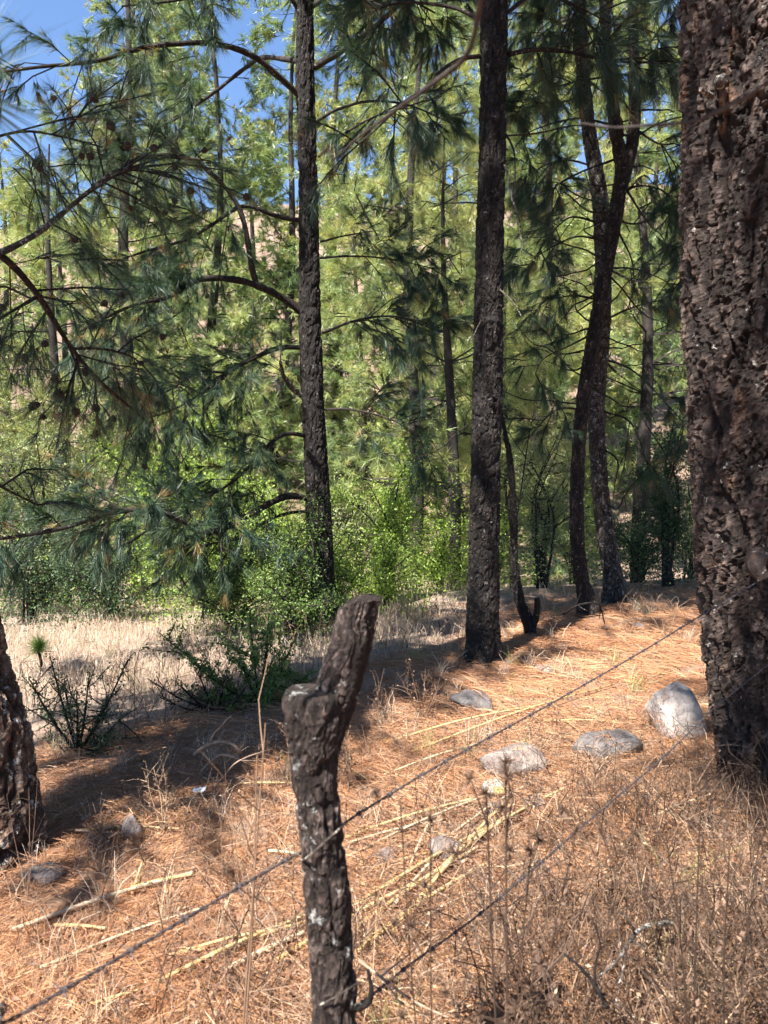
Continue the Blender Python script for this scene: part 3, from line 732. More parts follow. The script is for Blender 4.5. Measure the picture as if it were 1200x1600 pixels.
# ---- the pair of slim trees and the forked sapling at the right
def pine_slim():
    px = [(922, 978, 7.5, .125), (915, 930, 7.5, .072), (905, 880, 7.5, .066), (901, 780, 7.5, .063), (908, 650, 7.5, .063), (928, 520, 7.5, .063), (950, 400, 7.5, .063), (968, 300, 7.5, .067), (973, 262, 7.5, .064), (963, 210, 7.5, .055), (956, 140, 7.5, .048), (945, 20, 7.5, .044), (935, -200, 7.5, .035), (925, -500, 7.5, .015)]
    pts = [P(a, b, c) for a, b, c, r in px]; pts[0][2] = hz(pts[0][0], pts[0][1]) - .04
    t = empty('pine_tree', pts[0], 'slim curving pine that forks in two high up, left of the speckled trunk', 'pine tree')
    mb = MB(); bark_trunk(mb, pts, [r for *_, r in px], 400, 50, 0.035, 0.011, 505, flare=0.03, split=12)
    mb.build('trunk', M['bark_thin'], t)
    mb = MB(); f2 = [(971, 290, 7.5, .060), (985, 240, 7.5, .055), (992, 180, 7.5, .052), (990, 90, 7.5, .048), (989, 0, 7.5, .044), (995, -200, 7.5, .03), (1000, -450, 7.5, .012)]
    bark_trunk(mb, [P(a, b, c) for a, b, c, r in f2], [r for *_, r in f2], 140, 30, 0.035, 0.008, 506)
    mb.build('trunk_fork', M['bark_thin'], t)
    cr = MB(); W = dict(w=0.0034, nn=30, nl=0.15, per=4, sub=4, droop=.2, base=.25)
    specs = [((955, 195), (900, 185, 7.3), (830, 205, 7.1), 5), ((958, 250), (905, 270, 7.3), (870, 290, 7.1), 6), ((960, 330), (920, 330, 7.3), (880, 300, 7.2), 3),
             ((975, 300), (1000, 290, 7.3), (1040, 300, 7.2), 8), ((990, 200), (1030, 225, 7.4), (1060, 225, 7.3), 6), ((985, 110), (1020, 80, 7.3), (1060, 75, 7.2), 10),
             ((940, 470), (900, 462, 7.3), (860, 470, 7.1), 8), ((930, 520), (890, 540, 7.3), (850, 560, 7.0), 6), ((960, 350), (985, 400, 7.3), (990, 430, 7.2), 1),
             ((948, 60), (900, 30, 7.3), (850, 50, 7.1), 14), ((990, 40), (1020, 20, 7.3), (1050, -20, 7.1), 12), ((910, 640), (870, 640, 7.3), (830, 680, 7.1), 5),
             ((975, 290), (1010, 345, 7.3), (1035, 370, 7.2), 6), ((945, 120), (890, 130, 7.3), (830, 150, 7.1), 16), ((950, 420), (1000, 440, 7.4), (1050, 410, 7.3), 5), ((955, 380), (900, 370, 7.2), (840, 400, 7.0), 7)]
    for k, (a, b, c, ntw) in enumerate(specs):
        q = branch_obj([P(*a, 7.5), P(*b), P(*c), P(c[0] + .35 * (c[0] - b[0]), c[1] + 25, c[2])], .016, .004, t, M['branch'] if k not in (14,) else M['branch_pale'], seg=6)
        foliate(cr, q, int(ntw * .9) + 1, t0=.3, hang=.5, tl=(.2, .55), **W)
    for q in range(34):
        a = [P(908, 650, 7.5), P(928, 520, 7.5), P(950, 400, 7.5), P(968, 300, 7.5), P(990, 180, 7.5), P(956, 140, 7.5)]; i_ = rng.uniform(0, 4.9); k_ = int(i_)
        pz = a[k_] + (a[k_ + 1] - a[k_]) * (i_ - k_)
        w_ = wander(pz, [rng.choice([-1, 1]), rng.normal(0, .6), rng.normal(-.1, .5)], rng.uniform(.4, 1.1), 9, .55, sag=.12)
        tube(cr, resample(w_, 18), np.linspace(.010, .003, 18), 4, 1, .5, cap=False)
    for q in range(20):
        z = rng.uniform(6.5, 9.5); a = rng.uniform(0, 2 * np.pi); L = rng.uniform(.7, 1.4)
        w_ = wander([2.3, 7.5, z], [math.cos(a), math.sin(a), .2], L, 6, .25)
        tube(cr, w_, np.linspace(.02, .006, 6), 5, 1, .5, cap=False)
        foliate(cr, w_, 9, t0=.2, w=0.018, nn=9, nl=.24, per=3, strips=False)
    cr.build('crown', [M['needle'], M['branch']], t, smooth=False, kind='stuff')

    px = [(964, 948, 8.3, .14), (958, 900, 8.3, .098), (945, 830, 8.3, .092), (936, 740, 8.3, .085), (932, 620, 8.3, .09), (942, 480, 8.3, .085), (938, 320, 8.3, .08), (920, 200, 8.3, .07), (908, 60, 8.3, .065), (903, -200, 8.3, .05), (900, -600, 8.3, .02)]
    pts = [P(a, b, c) for a, b, c, r in px]; pts[0][2] = hz(pts[0][0], pts[0][1]) - .04
    t = empty('pine_tree', pts[0], 'pale lichen speckled slim pine just right of the curving forked one', 'pine tree')
    mb = MB(); bark_trunk(mb, pts, [r for *_, r in px], 360, 48, 0.035, 0.011, 515, flare=0.03, split=9)
    mb.build('trunk', M['bark_speck'], t)
    cr = MB()
    specs = [((940, 700), (965, 720, 8.1), (960, 760, 8.0), 0), ((935, 780), (965, 795, 8.1), (975, 775, 8.0), 1), ((934, 640), (985, 660, 8.1), (1010, 720, 8.0), 4), ((940, 560), (990, 580, 8.2), (1050, 640, 8.1), 7),
             ((944, 500), (990, 480, 8.2), (1040, 470, 8.1), 8), ((940, 350), (890, 340, 8.2), (850, 380, 8.1), 10), ((930, 260), (880, 250, 8.2), (830, 270, 8.0), 14), ((916, 150), (860, 160, 8.2), (820, 130, 8.1), 12), ((910, 80), (960, 40, 8.2), (1020, 50, 8.1), 14), ((910, 60), (860, 30, 8.1), (810, 20, 8.0), 14), ((938, 330), (990, 350, 8.3), (1050, 330, 8.4), 9), ((942, 420), (990, 420, 8.4), (1040, 440, 8.5), 7)]
    for k, (a, b, c, ntw) in enumerate(specs):
        q = branch_obj([P(*a, 8.3), P(*b), P(*c), P(c[0] + .35 * (c[0] - b[0]), c[1] + 25, c[2])], .016, .004, t, M['branch'], seg=6)
        foliate(cr, q, ntw, t0=.3, hang=.5, tl=(.25, .6), **W)
    for q in range(20):
        z = rng.uniform(6.8, 11); a = rng.uniform(0, 2 * np.pi); L = rng.uniform(.8, 1.6)
        w_ = wander([2.1, 8.3, z], [math.cos(a), math.sin(a), .2], L, 6, .25)
        tube(cr, w_, np.linspace(.02, .006, 6), 5, 1, .5, cap=False)
        foliate(cr, w_, 9, t0=.2, w=0.018, nn=9, nl=.24, per=3, strips=False)
    cr.build('crown', [M['needle'], M['branch']], t, smooth=False, kind='stuff')

    px = [(832, 1005, 6.7, .055), (824, 970, 6.7, .050), (810, 930, 6.7, .042), (803, 870, 6.7, .034), (803, 800, 6.7, .030), (797, 720, 6.7, .024), (790, 680, 6.7, .02), (782, 640, 6.7, .014)]
    pts = [P(a, b, c) for a, b, c, r in px]; pts[0][2] = hz(pts[0][0], pts[0][1]) - .04
    t = empty('oak_sapling', pts[0], 'crooked thin sapling with a broken side stub beside the bare middle trunk', 'sapling')
    mb = MB(); bark_trunk(mb, pts, [r for *_, r in px], 260, 28, 0.025, 0.008, 525)
    mb.build('trunk', M['bark_mid'], t, smooth=False)
    branch_obj([P(829, 990, 6.7), P(836, 968, 6.68), P(840, 950, 6.66), P(839, 935, 6.65)], .036, .024, t, M['bark_mid'], n=14, seg=10, name='branch_stub')
    branch_obj([P(803, 850, 6.7), P(794, 800, 6.7), P(790, 750, 6.72)], .012, .005, t, M['bark_mid'])
    branch_obj([P(804, 830, 6.7), P(815, 760, 6.7), P(825, 690, 6.72), P(835, 640, 6.72)], .010, .004, t, M['bark_mid'])
    branch_obj([P(806, 900, 6.7), P(800, 850, 6.65), P(795, 846, 6.6)], .010, .004, t, M['bark_mid'])
pine_slim()

# ---- background pines
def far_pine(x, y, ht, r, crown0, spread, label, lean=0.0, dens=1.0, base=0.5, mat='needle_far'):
    z0 = hz(x, y) - .1
    d = math.hypot(x, y)
    t = empty('pine_tree', (x, y, z0), label, 'pine tree', 'pines beyond the meadow')
    zs = np.linspace(0, ht, 9)
    pts = np.stack([x + lean * zs + .12 * np.sin(zs * .6 + x), y + .1 * np.cos(zs * .5 + y), z0 + zs], 1)
    mb = MB(); q = resample(pts, 60); tube(mb, q, r * (1 - .9 * np.linspace(0, 1, 60) ** 1.2), 10, 0, .5, rough=.1, seed=int(rng.integers(999)))
    mb.build('trunk', M['bark_far'], t)
    cr = MB()
    w = max(.0045, d / 768 * (.46 if d < 18 else .62)); nn = 25 if d < 18 else 17
    z = crown0
    while z < ht - .3:
        f = (z - crown0) / max(ht - crown0, .1)
        nb = max(1, int(round(3.6 * dens + rng.uniform(-.5, .5))))
        wv = []
        for k in range(nb):
            a = rng.uniform(0, 2 * np.pi)
            L = spread * (1 - f ** 1.6 * .85) * rng.uniform(.55, 1.15)
            p0 = q[int(z / ht * 59)]
            wv.append(wander(p0, [math.cos(a), math.sin(a), rng.uniform(-.05, .4)], L, 6, .28, rise=.04))
            thin(cr, wv[-1][0:-2:2], wv[-1][1:-1:2], wv[-1][2::2], .04 * (1 - .6 * f), 1, .5)
        foliate(cr, np.array(wv), max(3, int(spread * (1 - f * .5) * 4.6)), t0=.4, tl=(.3, .75), nn=nn, nl=.20, w=w, per=3, base=base + rng.normal(0, .13), twr=.008, droop=.12, sub=3, strips=False, spread=.95, lift=.35)
        z += rng.uniform(.45, .75)
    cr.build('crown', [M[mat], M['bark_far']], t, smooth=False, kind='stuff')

FP = [  # px column, distance, height, trunk radius, crown start, spread
    (208, 17, 15, .19, 4.4, 2.6, 'grey trunked tall pine rising behind the left boughs'),
    (90, 14, 8.5, .13, 2.6, 2.5, 'bushy sunlit pine behind the leftmost boughs'),
    (330, 20, 16, .16, 2.5, 2.9, 'bright pine between the arching boughs and the centre trunk'),
    (400, 15, 6.0, .11, 1.6, 2.0, 'short sunlit pine filling the gap left of the centre trunk'),
    (640, 15, 13, .15, 3.0, 2.6, 'leafy pine with slanting dark stem between the two central trunks'),
    (560, 19, 9.5, .14, 2.0, 2.5, 'pale green pine just right of the centre trunk'),
    (700, 12, 7.0, .11, 1.8, 1.9, 'young pine close behind the bare middle trunk'),
    (850, 16, 12, .16, 2.6, 2.5, 'tall pine between the middle trunk and the forked one'),
    (790, 22, 14, .17, 3.0, 3.0, 'broad far pine right of the bare middle trunk'),
    (1010, 14, 10.5, .14, 3.6, 2.4, 'green pine left of the massive trunk'),
    (1090, 20, 13.5, .17, 3.2, 2.8, 'far pine half hidden by the massive right trunk'),
    (20, 22, 12.0, .17, 2.5, 2.7, 'far pine at the left edge below the patch of sky'),
    (680, 30, 17, .2, 4.5, 3.2, 'distant pine on the hillside between the two central trunks'),
    (930, 27, 15.5, .2, 4.5, 3.2, 'distant pine on the hillside behind the slim pair'),
    (520, 23, 18, .17, 2.0, 3.0, 'broad sunny pine filling the gap right behind the centre trunk'),
    (250, 24, 11, .16, 1.5, 2.8, 'sunlit pine low behind the arching boughs'),
    (600, 24, 17, .16, 1.5, 2.8, 'sunlit pine low between the two central trunks'),
    (720, 18, 13.5, .14, 1.6, 2.4, 'sunlit pine directly behind the bare middle trunk'),
    (880, 21, 15.5, .15, 1.6, 2.7, 'sunny pine low behind the forked pine'),
    (410, 24, 12.5, .16, 1.4, 2.9, 'yellow green pine seen under the arching boughs'),
    (100, 19, 9.5, .15, 1.5, 2.6, 'rounded sunny pine at the left under the high boughs'),
    (800, 13.5, 6.2, .10, .9, 1.5, 'feathery young pine right of the bare middle trunk'),
    (300, 26, 17.5, .18, 5.0, 2.6, 'tallest distant pine left of the centre trunk against the sky'),
    (-150, 17, 11, .16, 2.0, 2.6, 'sunny pine just beyond the left edge of the meadow'),
    (-330, 22, 13, .17, 2.0, 2.8, 'far pine beyond the left edge on the hill foot'),
    (1330, 17, 12, .16, 2.0, 2.6, 'pine hidden behind the massive trunk'),
    (235, 27, 19.5, .18, 6.0, 2.6, 'distant pine reaching up into the left patch of sky'),
    (425, 20, 15.5, .16, 3.0, 2.4, 'sunlit pine just left of the centre trunk top'),
    (1000, 23, 13.5, .16, 1.6, 2.8, 'sunny pine filling the gap left of the massive trunk'),
    (300, 13, 3.6, .07, .6, 1.3, 'small pale young pine behind the low dark bough'),
]
for k, (pxc, d, ht, r, c0, sp, lab) in enumerate(FP):
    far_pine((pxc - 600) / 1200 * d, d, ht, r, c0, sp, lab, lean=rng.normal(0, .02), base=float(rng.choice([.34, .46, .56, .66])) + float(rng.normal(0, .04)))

# unseen trees added beyond the frame to cast shade into it
def shade_tree(x, y, ht, c0, sp, label, dens=1.0, off=(0, 0)):
    z0 = hz(x, y) - .1
    t = empty('pine_tree', (x, y, z0), label, 'pine tree')
    q = resample(np.stack([np.linspace(x, x + off[0], 5), np.linspace(y, y + off[1], 5), np.linspace(z0, z0 + ht, 5)], 1), 40)
    mb = MB(); tube(mb, q, np.linspace(.2, .03, 40), 10, rough=.1); mb.build('trunk', M['bark_far'], t)
    cr = MB(); z = c0
    while z < ht:
        for k in range(int(3 * dens)):
            a = rng.uniform(0, 2 * np.pi); p0 = q[int(min(z / ht, .99) * 39)]
            wv = wander(p0, [math.cos(a), math.sin(a), .1], sp * rng.uniform(.5, 1.1), 6, .25)
            tube(cr, wv, np.linspace(.03, .008, 6), 4, 1, .5, cap=False)
            foliate(cr, wv, 6, t0=.2, nn=6, nl=.30, w=.034, per=3, sub=2, strips=False)
        z += .6
    cr.build('crown', [M['needle'], M['bark_far']], t, smooth=False, kind='stuff')
shade_tree(-1.0, -1.5, 13.5, 7.6, 1.2, 'unseen tall pine added behind the viewer to shade the massive trunk', 1.6, (.30, 1.5))

AROUND = [(4.4, 0.6, 13, 3.0, 2.2, 'broad pine out of sight to the right of the massive trunk'), (5.6, 5.2, 13, 2.5, 2.2, 'pine out of sight on the right beside the slope'), (2.6, -4.0, 12, 2.5, 2.3, 'pine out of sight behind the viewer to the right'),
          (7.0, -3.2, 14, 2.5, 2.6, 'pine out of sight far behind to the right'), (0.6, -8.0, 13, 2.5, 2.6, 'pine out of sight far behind the viewer'), (-8.6, 7.5, 12, 2.5, 2.5, 'pine out of sight beyond the left end of the meadow'), (7.6, 9.8, 13, 2.0, 2.4, 'pine out of sight beyond the right edge behind the massive trunk')]
for (x, y, ht, c0, sp, lab) in AROUND: shade_tree(x, y, ht, c0, sp, lab, 1.4)  # unseen surrounding pines, added to hold back sky light

# ------------------------------------------------------------------ shrubs
def shrub(name, x, y, w, h, n_leaf, mat, label, size=.035, stems=9, group=None, low=0.15, base=.5, bark='bark_far'):
    z0 = hz(x, y) - .03
    t = empty(name, (x, y, z0), label, 'shrub', group)
    st = MB(); cr = MB()
    tips = []
    for k in range(stems):
        a = rng.uniform(0, 2 * np.pi); sp = rng.uniform(.2, 1.0)
        top = np.array([x + math.cos(a) * w * .5 * sp, y + math.sin(a) * w * .5 * sp, z0 + h * (1 - .55 * sp ** 2) * rng.uniform(.75, 1.05)])
        m_ = np.array([x, y, z0]) * .5 + top * .5 + np.array([-math.cos(a), -math.sin(a), .6]) * .12 * h
        s_ = resample([[x + rng.normal(0, .05), y + rng.normal(0, .05), z0], m_, top], 10)
        tube(st, s_, np.linspace(.022, .005, 10) * (h / 2.2) ** .5, 5, 0, .5, cap=False)
        for j in range(9):
            b = int(rng.integers(3, 10)); d = nrm(rng.normal(size=3) + np.array([math.cos(a) * .6, math.sin(a) * .6, .3]))
            e = wander(s_[b], d, rng.uniform(.2, .5) * w * .5, 4, .4)
            tube(st, e, np.linspace(.007, .003, 4), 3, 0, .5, cap=False)
            tips.append(e)
    tips = np.concatenate(tips)
    idx = rng.integers(0, len(tips), n_leaf)
    pos = tips[idx] + rng.normal(0, .055 * w / 1.5, (n_leaf, 3))
    pos[:, 2] = np.maximum(pos[:, 2], z0 + low * rng.uniform(.3, 1, n_leaf))
    sk = rng.uniform(size=n_leaf) < .22; aa = rng.uniform(0, 2 * np.pi, n_leaf); rr_ = w * .52 * np.sqrt(rng.uniform(size=n_leaf))
    skp = np.stack([x + np.cos(aa) * rr_, y + np.sin(aa) * rr_, z0 + h * .42 * rng.uniform(size=n_leaf) * (1.2 - rr_ / w)], 1)
    pos = np.where(sk[:, None], skp, pos)
    tn = np.clip(base + .25 * (hash2(idx, idx * 3, 5) - .5) + rng.normal(0, .14, n_leaf), 0, 1)
    leaves(cr, pos, size, 0, tn)
    st.build('stems', M[bark], t, kind='stuff')
    cr.build('foliage', M[mat], t, smooth=False, kind='stuff')

def at_px(px, d): return (px - 600) / 1200 * d, d
SH = [
    ('broadleaf_shrub', 610, 9.6, 1.9, 2.0, 11000, 'leaf', 'glowing light green shrub just right of the centre trunk', .040),
    ('broadleaf_shrub', 690, 11.0, 1.3, 1.3, 5000, 'leaf', 'lower light green shrub touching the bare middle trunk', .040),
    ('broadleaf_shrub', 250, 10.8, 3.2, 3.1, 15000, 'leaf', 'wide bright green shrub behind the low dark bough', .050),
    ('broadleaf_shrub', 70, 11.0, 3.2, 3.5, 14000, 'leaf_grey', 'pale greyish green shrub at the far left edge', .048),
    ('broadleaf_shrub', 420, 10.2, 2.2, 2.0, 10000, 'leaf', 'bright shrub left of the centre trunk above the meadow', .042),
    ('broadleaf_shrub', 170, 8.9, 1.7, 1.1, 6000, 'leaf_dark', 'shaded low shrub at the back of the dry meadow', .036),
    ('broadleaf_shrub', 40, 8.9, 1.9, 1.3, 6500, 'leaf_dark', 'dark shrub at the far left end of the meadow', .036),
    ('broadleaf_shrub', 320, 8.9, 1.5, 1.1, 6000, 'leaf', 'low yellow green shrub at the middle of the meadow back', .034),
    ('broadleaf_shrub', 850, 10.0, 1.7, 2.4, 9000, 'leaf_grey', 'airy green shrub between the sapling and the curving pine', .034),
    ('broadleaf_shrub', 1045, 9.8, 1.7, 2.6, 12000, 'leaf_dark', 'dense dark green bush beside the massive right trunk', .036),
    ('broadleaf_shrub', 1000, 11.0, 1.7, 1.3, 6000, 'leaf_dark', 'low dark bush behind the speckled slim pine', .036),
    ('broadleaf_shrub', 775, 11.5, 1.6, 1.6, 6000, 'leaf', 'green shrub behind the crooked sapling', .036),
    ('broadleaf_shrub', 452, 7.0, 1.35, 1.35, 9000, 'leaf_mid', 'leafy green shrub at the shadow edge left of the fence post', .026),
    ('broadleaf_shrub', 520, 8.7, 1.0, 1.0, 5000, 'leaf', 'small bright shrub at the foot of the centre trunk', .030),
    ('broadleaf_shrub', 360, 7.7, 1.3, 1.1, 9000, 'leaf_mid', 'leafy shrub behind the long armed spiny bush', .028),
    ('broadleaf_shrub', 600, 8.3, 1.0, 1.0, 7000, 'leaf', 'lime green shrub low behind the top of the post', .030),
    ('broadleaf_shrub', 465, 7.5, .8, .75, 4500, 'leaf_dark', 'small dark shrub hiding the foot of the centre trunk', .026),
    ('broadleaf_shrub', 130, 15.0, 3.4, 2.6, 9000, 'leaf', 'light green shrub far behind the leftmost boughs', .055),
    ('broadleaf_shrub', 350, 14.5, 3.0, 2.4, 9000, 'leaf_grey', 'silvery shrub far behind the low dark bough', .055),
    ('broadleaf_shrub', 730, 15.5, 2.8, 2.2, 7000, 'leaf', 'sunlit shrub far behind the bare middle trunk', .052),
    ('broadleaf_shrub', -110, 10.0, 2.6, 2.2, 6000, 'leaf', 'green shrub just beyond the left edge of the meadow', .05),
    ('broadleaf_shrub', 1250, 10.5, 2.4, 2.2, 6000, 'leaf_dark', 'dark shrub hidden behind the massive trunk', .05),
    ('broadleaf_shrub', 900, 14.5, 2.4, 2.2, 7000, 'leaf', 'sunlit shrub in the hollow between the slim trunks', .046),
    ('broadleaf_shrub', 560, 14.5, 2.6, 2.4, 8000, 'leaf_grey', 'sunlit shrub in the hollow behind the centre trunk', .048),
    ('broadleaf_shrub', 1080, 13.5, 2.2, 2.0, 6000, 'leaf_grey', 'pale shrub peeping out beside the massive trunk', .046),
]
for (nm, pxc, d, w, h, nl_, mt, lab, sz) in SH:
    x, y = at_px(pxc, d)
    shrub(nm, x, y, w, h, nl_, mt, lab, sz, stems=10)
HB = [(-26, 42, 3.2, 'low shrub on the far left hillside'), (-17, 36, 2.6, 'green shrub on the hillside behind the grey trunk'), (-8, 45, 3.4, 'hillside shrub behind the arching boughs'), (-12, 58, 4.2, 'shrub high on the left hillside'), (-22, 62, 4.5, 'shrub near the left skyline'), (0, 38, 2.8, 'hillside shrub right of the centre trunk'), (3, 55, 4.0, 'shrub high on the hillside between the central trunks'), (9, 44, 3.0, 'hillside shrub right of the bare middle trunk'), (14, 36, 2.6, 'hillside shrub behind the slim pair'), (19, 50, 3.6, 'shrub high on the right hillside'), (-3, 66, 4.6, 'shrub on the skyline behind the centre trunk'), (12, 64, 4.4, 'shrub on the skyline at the right')]
for (x, y, w, lab) in HB:
    shrub('broadleaf_shrub', x, y, w, w * .8, 2200, 'leaf_grey' if (int(x) % 2) else 'leaf', lab, .15, stems=7, group='shrubs on the hillside')

HM = [(-15, 29, 4.4, 4.2, 'leaf_grey', 'rounded shrub low on the left hillside'), (-11.5, 25, 3.6, 3.4, 'leaf', 'green shrub at the foot of the hill behind the left boughs'), (-9, 33, 4.6, 4.4, 'leaf_grey', 'broad shrub on the slope behind the arching boughs'), (-5.5, 27, 4.0, 4.0, 'leaf', 'sunny shrub at the foot of the hill behind the centre trunk'),
      (-3.5, 36, 5.0, 4.6, 'leaf_grey', 'large shrub halfway up the hill behind the centre trunk'), (-1.2, 26, 4.0, 3.8, 'leaf_grey', 'pale shrub at the foot of the hill between the central trunks'), (1.6, 31, 4.6, 4.4, 'leaf', 'sunny shrub on the slope between the central trunks'), (3.6, 25, 3.6, 3.4, 'leaf_grey', 'pale shrub at the foot of the hill right of the middle trunk'),
      (6.5, 30, 4.6, 4.2, 'leaf', 'green shrub on the slope behind the forked pine'), (9.4, 27, 4.2, 4.0, 'leaf_grey', 'pale shrub on the slope left of the massive trunk'), (5.4, 39, 5.0, 4.6, 'leaf_grey', 'large shrub halfway up the hill at the right'), (12.5, 34, 4.8, 4.4, 'leaf', 'green shrub on the right hillside'), (-19, 37, 5.0, 4.6, 'leaf', 'green shrub halfway up the far left hillside'), (0.6, 44, 5.2, 4.8, 'leaf', 'green shrub high on the hill between the central trunks')]
for (x, y, w, h, mt, lab) in HM:
    shrub('broadleaf_shrub', x, y, w, h, 3600, mt, lab, .13, stems=9, group='shrubs on the hillside', base=.42)

# dark thorny young bush on the meadow edge, sparse upright arms
def thorn_bush(px, py, d, label, arms, nleaf, spread, name='thorny_bush', sz=.018, mat='leaf_dark'):
    b = P(px, py, d); b[2] = hz(b[0], b[1]) - .02
    t = empty(name, b, label, 'bush')
    st, cr = MB(), MB()
    for (ax, ay) in arms:
        e = P(ax, ay, d + rng.uniform(-.3, .3))
        m_ = (b + e) / 2 + np.array([0, 0, -.03])
        s_ = resample([b, m_, e], 12)
        tube(st, s_, np.linspace(.010, .003, 12), 5, 0, .5, cap=False)
        nl_ = nleaf
        idx = rng.integers(2, 12, nl_)
        leaves(cr, s_[idx] + rng.normal(0, .016, (nl_, 3)), sz, 0, rng.uniform(.1, .8, nl_))
        for j in range(7):
            k = int(rng.integers(3, 11)); d_ = nrm(rng.normal(size=3) + nrm(e - b) * .8)
            w_ = wander(s_[k], d_, spread * rng.uniform(.4, 1), 5, .3)
            tube(st, w_, np.linspace(.005, .002, 5), 3, 0, .5, cap=False)
            ii = rng.integers(0, 5, nl_ // 3)
            leaves(cr, w_[ii] + rng.normal(0, .013, (len(ii), 3)), sz, 0, rng.uniform(.1, .8, len(ii)))
    st.build('stems', M['bark_mid'], t, kind='stuff')
    cr.build('foliage', M[mat], t, smooth=False, kind='stuff')
thorn_bush(122, 1172, 4.25, 'dark spiky young bush standing against the pale meadow at left', [(78, 1025), (200, 1030), (60, 1090), (45, 1060), (170, 1085), (190, 1120), (100, 1060), (140, 1050), (70, 1140), (180, 1150), (120, 1080)], 85, .2, sz=.018)
thorn_bush(405, 1130, 5.0, 'long armed spiny bush behind the fence post', [(300, 1035), (250, 990), (330, 1090), (420, 980), (460, 1000), (370, 1010), (390, 960), (340, 1130), (480, 1060), (440, 1100), (430, 1060), (300, 1090)], 230, .28, sz=.024, mat='leaf_mid')
thorn_bush(340, 1150, 4.9, 'low tangle of spiny twigs at the shadow edge', [(280, 1070), (310, 1050), (350, 1060), (250, 1090), (380, 1080), (230, 1060)], 30, .15, mat='weed')

# pine seedling
b0 = P(66, 1062, 6.3); b0[2] = hz(b0[0], b0[1]) - .02
t = empty('pine_seedling', b0, 'tiny bright green pine seedling with a pompom of needles in the meadow', 'seedling')
mb = MB(); tp = P(58, 1010, 6.3); tube(mb, resample([b0, (b0 + tp) / 2 + [.01, 0, 0], tp], 8), np.linspace(.014, .010, 8), 6); mb.build('stem', M['branch'], t)
mb = MB(); tufts(mb, np.repeat(tp[None], 3, 0) + rng.normal(0, .015, (3, 3)), [[0, 0, 1]] * 3, 150, .15, .004, 1.6, .12, 0, rng.uniform(.3, .8, 3)); mb.build('needle_tuft', M['seedling'], t, smooth=False, kind='stuff')

# ------------------------------------------------------------------ fence post
def fence_post():
    d = 1.40
    b = P(527, 1600, d); foot = np.array([b[0] + .003, d, hz(b[0], d) - .25])
    t = empty('fence_post', [foot[0], foot[1], hz(foot[0], d)], 'gnarled wooden fence post with a lopped stub and slanted top', 'fence post')
    low = [(foot, .046), (P(523, 1600, d), .041), (P(518, 1500, d), .0375), (P(511, 1400, d), .040), (P(501, 1300, d), .037), (P(491, 1220, d), .0385), (P(489, 1160, d), .045), (P(489, 1115, d), .0515), (P(486, 1088, d), .051), (P(486, 1078, d), .042)]
    mb = MB()
    bark_trunk(mb, [p for p, r in low], [r for p, r in low], 240, 90, .026, .0060, 606, stretch=3.0, flake=.4)
    e = d + .022
    up = [(P(500, 1190, e), .026), (P(516, 1115, e), .036), (P(534, 1060, e), .0385), (P(549, 1015, e), .0375), (P(557, 970, e), .034), (P(564, 935, e), .0325), (P(571, 900, e), .031)]
    bark_trunk(mb, [p for p, r in up], [r for p, r in up], 150, 84, .026, .0050, 607, stretch=8.0, flake=.4)
    ca, cb = P(535, 941, e), P(584, 924, e)
    for V in mb.v[3:]:          # the limb ends in a slanted, slightly ragged cut
        lim = ca[2] + (V[:, 0] - ca[0]) * (cb[2] - ca[2]) / (cb[0] - ca[0]) - 9.0 * (V[:, 0] - (ca[0] + cb[0]) / 2) ** 2 - 5.0 * (V[:, 1] - e) ** 2 + .004 * fbm(V[:, 0] * 400, V[:, 1] * 400, 9, 2)
        V[:, 2] = np.minimum(V[:, 2], lim)
    mb.build('post', M['post'], t, smooth=False)
    # weathered split down the upper limb
    mb = MB()
    # pale root-like vine around the post where the wire passes
    q = resample([P(468, 1345, 1.40), P(480, 1340, 1.352), P(505, 1318, 1.35), P(525, 1300, 1.353), P(536, 1290, 1.40)], 24)
    tube(mb, q, .0022, 6); mb.build('tie_vine', M['branch_pale'], t)
    mb = MB()
    q = resample([P(500, 1570, 1.35), P(520, 1560, 1.345), P(545, 1545, 1.352), P(556, 1538, 1.39)], 20); tube(mb, q, .0018, 6)
    mb.build('tie_vine', M['branch_pale'], t)
    mb = MB(); q = resample([P(548, 1575, 1.39), P(572, 1570, 1.37), P(580, 1548, 1.36), P(575, 1515, 1.36)], 20); tube(mb, q, np.linspace(.008, .003, 20), 7, rough=.3)
    mb.build('side_twig', M['bark_mid'], t)
fence_post()

